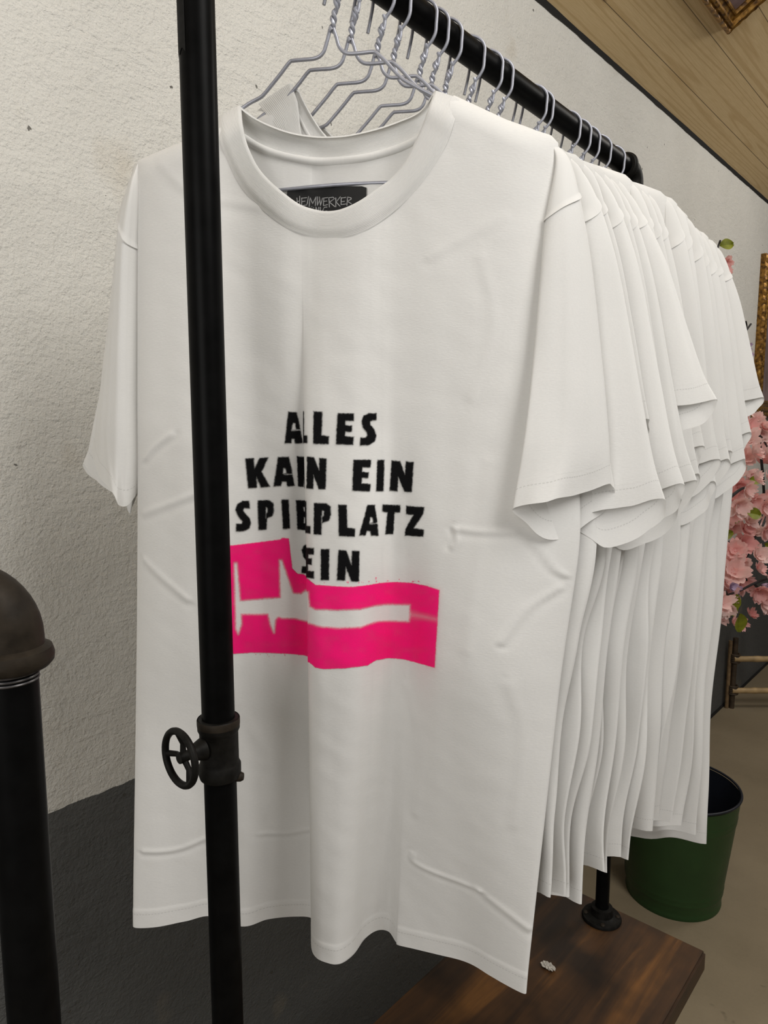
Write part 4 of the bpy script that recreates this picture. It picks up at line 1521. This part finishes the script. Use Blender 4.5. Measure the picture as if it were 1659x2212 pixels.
# ------------------------------------------------------------------ blossom branches in a tall vase
def petal(c, d, up, L, wd, cup):
    """one cupped petal from c towards d"""
    d = d / np.linalg.norm(d)
    sd = np.cross(up, d); sd /= np.linalg.norm(sd) + 1e-9
    V = []
    for i in range(5):
        k = i / 4
        wv = wd * (0.25 + 1.2 * k - 0.95 * k ** 3) if k < 1 else wd * .36
        for j in range(5):
            q = j / 2 - 1
            V.append(c + d * L * (k - (0.10 if abs(q) < .1 and k == 1 else 0)) + sd * q * wv + up * (cup * L * (k ** 2) + .35 * wd * q * q * (1 - .3 * k)) + up * .12 * wd * math.sin(q * 5 + k * 6))
    return V, gridfaces(5, 5).tolist()


def flower_mesh(seed, mat):
    r = random.Random(seed)
    mb = MB()
    for ring in range(2):
        for i in range(5):
            t = i * 2 * math.pi / 5 + ring * .6 + r.uniform(-.15, .15)
            d = np.array([math.cos(t), math.sin(t), .35 + ring * .5])
            V, F = petal(np.zeros(3), d, np.array([0, 0, 1.0]), r.uniform(.026, .034) * (1 - .2 * ring), r.uniform(.013, .017), r.uniform(.1, .5))
            mb.add(V, F)
    me = mb
    return me


proto = []
for i in range(6):
    o = flower_mesh(i, None).build('blossom', M['petal'])
    bpy.context.scene.collection.objects.unlink(o)
    proto.append(o)
lil = flower_mesh(77, None).build('blossom', M['lilac'])
COL.objects.unlink(lil)

vx, vy = -0.78, 2.18
vase = empty('floor_vase', (vx, vy, 0))
tag(vase, 'tall dark floor vase behind the row of shirts holding the blossom branches', 'vase')
MB().lathe([(0, 0), (.075, 0), (.085, .01), (.10, .12), (.095, .25), (.06, .36), (.045, .42), (.052, .45), (.047, .45), (.04, .42), (.05, .34), (.06, .2), (0, .15)], (vx, vy, 0), (0, 0, 1), 40).build('body', M['navy'], vase)

br_ = empty('blossom_branch', (vx, vy, .3))
tag(br_, 'spray of pink artificial cherry blossom on black twigs beside the last shirt', 'blossom branch')
XB = -0.72


def bp(x, y, dx=0.0):
    return at_x(x, y, XB + dx)


st0 = np.array([vx, vy, .22])
twigs = [
    [st0, st0 + [0.0, .02, .3], bp(1490, 1250, -.02), bp(1570, 1080), bp(1600, 960), bp(1640, 940), bp(1668, 990)],
    [st0, st0 + [.01, .0, .3], bp(1480, 1000, -.05), bp(1530, 800, -.05), bp(1570, 745, -.05), bp(1600, 728, -.05), bp(1622, 700, -.05)],
    [st0, st0 + [-.01, .01, .3], bp(1470, 800, -.08), bp(1500, 620, -.08), bp(1545, 545, -.08), bp(1556, 520, -.08)],
    [bp(1570, 1080), bp(1604, 1055), bp(1620, 1060), bp(1616, 1092), bp(1606, 1100)],
    [bp(1640, 940), bp(1650, 1080), bp(1633, 1150), bp(1614, 1200), bp(1606, 1232), bp(1613, 1254)],
    [bp(1606, 1232), bp(1590, 1260), bp(1578, 1275)],
    [bp(1668, 1245, .02), bp(1630, 1260, .02), bp(1600, 1275, .02), bp(1572, 1285, .02)],
    [bp(1630, 1262, .02), bp(1645, 1276, .02), bp(1668, 1282, .02)],
    [bp(1612, 1210), bp(1598, 1220)], [bp(1626, 1175), bp(1610, 1188)],
    [bp(1608, 716, -.05), bp(1612, 706, -.05), bp(1611, 694, -.05)],
    [st0, st0 + [.02, .02, .25], bp(1500, 1340, .05), bp(1560, 1280, .03), bp(1572, 1285, .02)],
    [bp(1668, 1080), bp(1650, 1130), bp(1640, 1150)],
]
for tw in twigs:
    C_ = crom(np.array(tw), 6)
    MB().tube(C_, np.linspace(.0055, .0035, len(C_)), 8).build('twig', M['twig'], br_)


def put_flower(src, P, sc, name='blossom'):
    o = src.copy()
    o.name = name
    COL.objects.link(o)
    o.parent = br_
    o.location = Vector(P) - br_.location
    n = Vector((random.uniform(.1, 1), random.uniform(-1, .1), random.uniform(-.5, .6)))
    o.rotation_euler = n.to_track_quat('Z', 'Y').to_euler()
    o.rotation_euler.rotate_axis('Z', random.uniform(0, 6.28))
    o.scale = (sc,) * 3
    return o


spots = []
for _ in range(4000):
    if len(spots) >= 74: break
    x, y = random.uniform(1545, 1735), random.uniform(925, 1345)
    if y > 1240 and random.random() < .45: continue
    if x < 1568 and (y < 1215): continue
    if x < 1585 and y < 1060: continue
    if x < 1612 and y < 960: continue
    if y > 1310 and (x > 1612): continue
    if y > 1285 and x > 1600 and x < 1635: continue
    if any(math.hypot(x - a, y - b) < 19 for a, b, _ in spots): continue
    spots.append((x, y, random.uniform(-.07, .07)))
for i, (x, y, dx) in enumerate(spots):
    put_flower(random.choice(proto), bp(x, y, dx), random.uniform(1.1, 1.7))
for x, y, s_ in ((1568, 1255, 1.0), (1560, 1320, .9), (1582, 1345, .8), (1620, 1330, 1.0), (1600, 1345, .9), (1632, 1290, 1.1), (1651, 1310, 1.1), (1570, 566, .8), (1566, 590, .7), (1636, 905, .9), (1648, 925, 1.0), (1595, 1005, .9)):
    put_flower(random.choice(proto), bp(x, y, -.06 if y < 700 else 0), s_)
for x, y, dx in ((1609, 752, -.05), (1614, 772, -.05), (1600, 738, -.05), (1578, 1262, .02), (1590, 1270, .02), (1645, 1262, .03), (1658, 1272, .03)):
    put_flower(lil, bp(x, y, dx), .75)


def leaf_mb(P, d, L, wd):
    d = np.array(d, float) / np.linalg.norm(d)
    nrm = np.array([.75, -.55, .25])
    sd = np.cross(nrm, d); sd /= np.linalg.norm(sd)
    nrm = np.cross(d, sd)
    V = []
    for i in range(9):
        k = i / 8
        wv = wd * math.sin(math.pi * min(1, k * .94 + .03)) ** .8
        for q in (-1, -.5, 0, .5, 1):
            V.append(np.array(P) + d * L * k + sd * q * wv + nrm * (abs(q) * wd * .35 - .25 * L * k * k))
    return MB().add(V, gridfaces(9, 5).tolist())


wz_ = np.array([0, 0, 1.0])
for x, y, dx, d, L in ((1553, 532, -.08, CR * .9 + wz_ * .2, .055), (1590, 1283, .03, -CR * .25 - wz_, .075), (1575, 1300, .03, CR * .6 - wz_, .06), (1596, 1325, .03, CR * .2 - wz_, .075), (1612, 1108, .03, CR - wz_ * .1, .06),
                       (1600, 1115, .03, -CR - wz_ * .4, .05), (1618, 1035, .03, CR - wz_ * .2, .045), (1583, 1150, .03, -CR - wz_ * .3, .05), (1650, 1175, .03, CR - wz_ * .6, .06)):
    leaf_mb(bp(x, y, dx), d, L, L * .36).build('leaf', M['leaf'], br_)

# ------------------------------------------------------------------ low bamboo frame in front of the grey wall
sg = at_z(1580, 1529, 0.0)
sx, sy = sg[0], sg[1]
stool = empty('bamboo_frame', (sx, sy, 0))
tag(stool, 'low frame of pale bamboo rails and dark posts in front of the grey wall', 'bamboo stand')
SHt = on_plane(1580, 1378, CF * np.array([1, 1, 0]), (sx, sy, 0))[2]
posts = [np.array([sx, sy]), np.array([sx, sy]) + CR[:2] * .62]
zr1 = on_plane(1600, 1421, CF * np.array([1, 1, 0]), (sx, sy, 0))[2]
zr2 = on_plane(1600, 1489, CF * np.array([1, 1, 0]), (sx, sy, 0))[2]
for x, y in posts:
    lg = MB().tube([(x, y, 0), (x, y, SHt)], .012, 14).build('post', M['dark_cane'], stool)
    q_ = np.array([x, y]) - CR[:2] * .024
    MB().tube([(q_[0], q_[1], 0.0), (q_[0], q_[1], SHt * .96)], .009, 10).build('split_cane', M['cane_brown'], lg)
    for zz in (zr1, zr2):
        for q in range(5):
            t = np.linspace(0, 2 * math.pi, 20, endpoint=False)
            MB().tube(np.stack([x + .021 * np.cos(t), y + .021 * np.sin(t), np.full(20, zz - .018 + q * .009)], 1), .0052, 8, closed=True).build('lashing', M['dark_cane'], lg)
for zz in (zr1, zr2):
    n = 30
    k = np.linspace(-.02, 1.02, n)
    P = np.stack([posts[0][0] + (posts[1][0] - posts[0][0]) * k, posts[0][1] + (posts[1][1] - posts[0][1]) * k, np.full(n, zz)], 1) - np.append(CF[:2] * .016, 0)
    MB().tube(P, .0135 + .0016 * (np.arange(n) % 8 == 5), 14).build('rail', M['bamboo'], stool)
for i in range(2):
    a0 = posts[i]
    MB().tube([(a0[0], a0[1], SHt * .55), (a0[0] + CF[0] * .16, a0[1] + CF[1] * .16, 0.006)], .008, 10).build('prop', M['dark_cane'], stool)
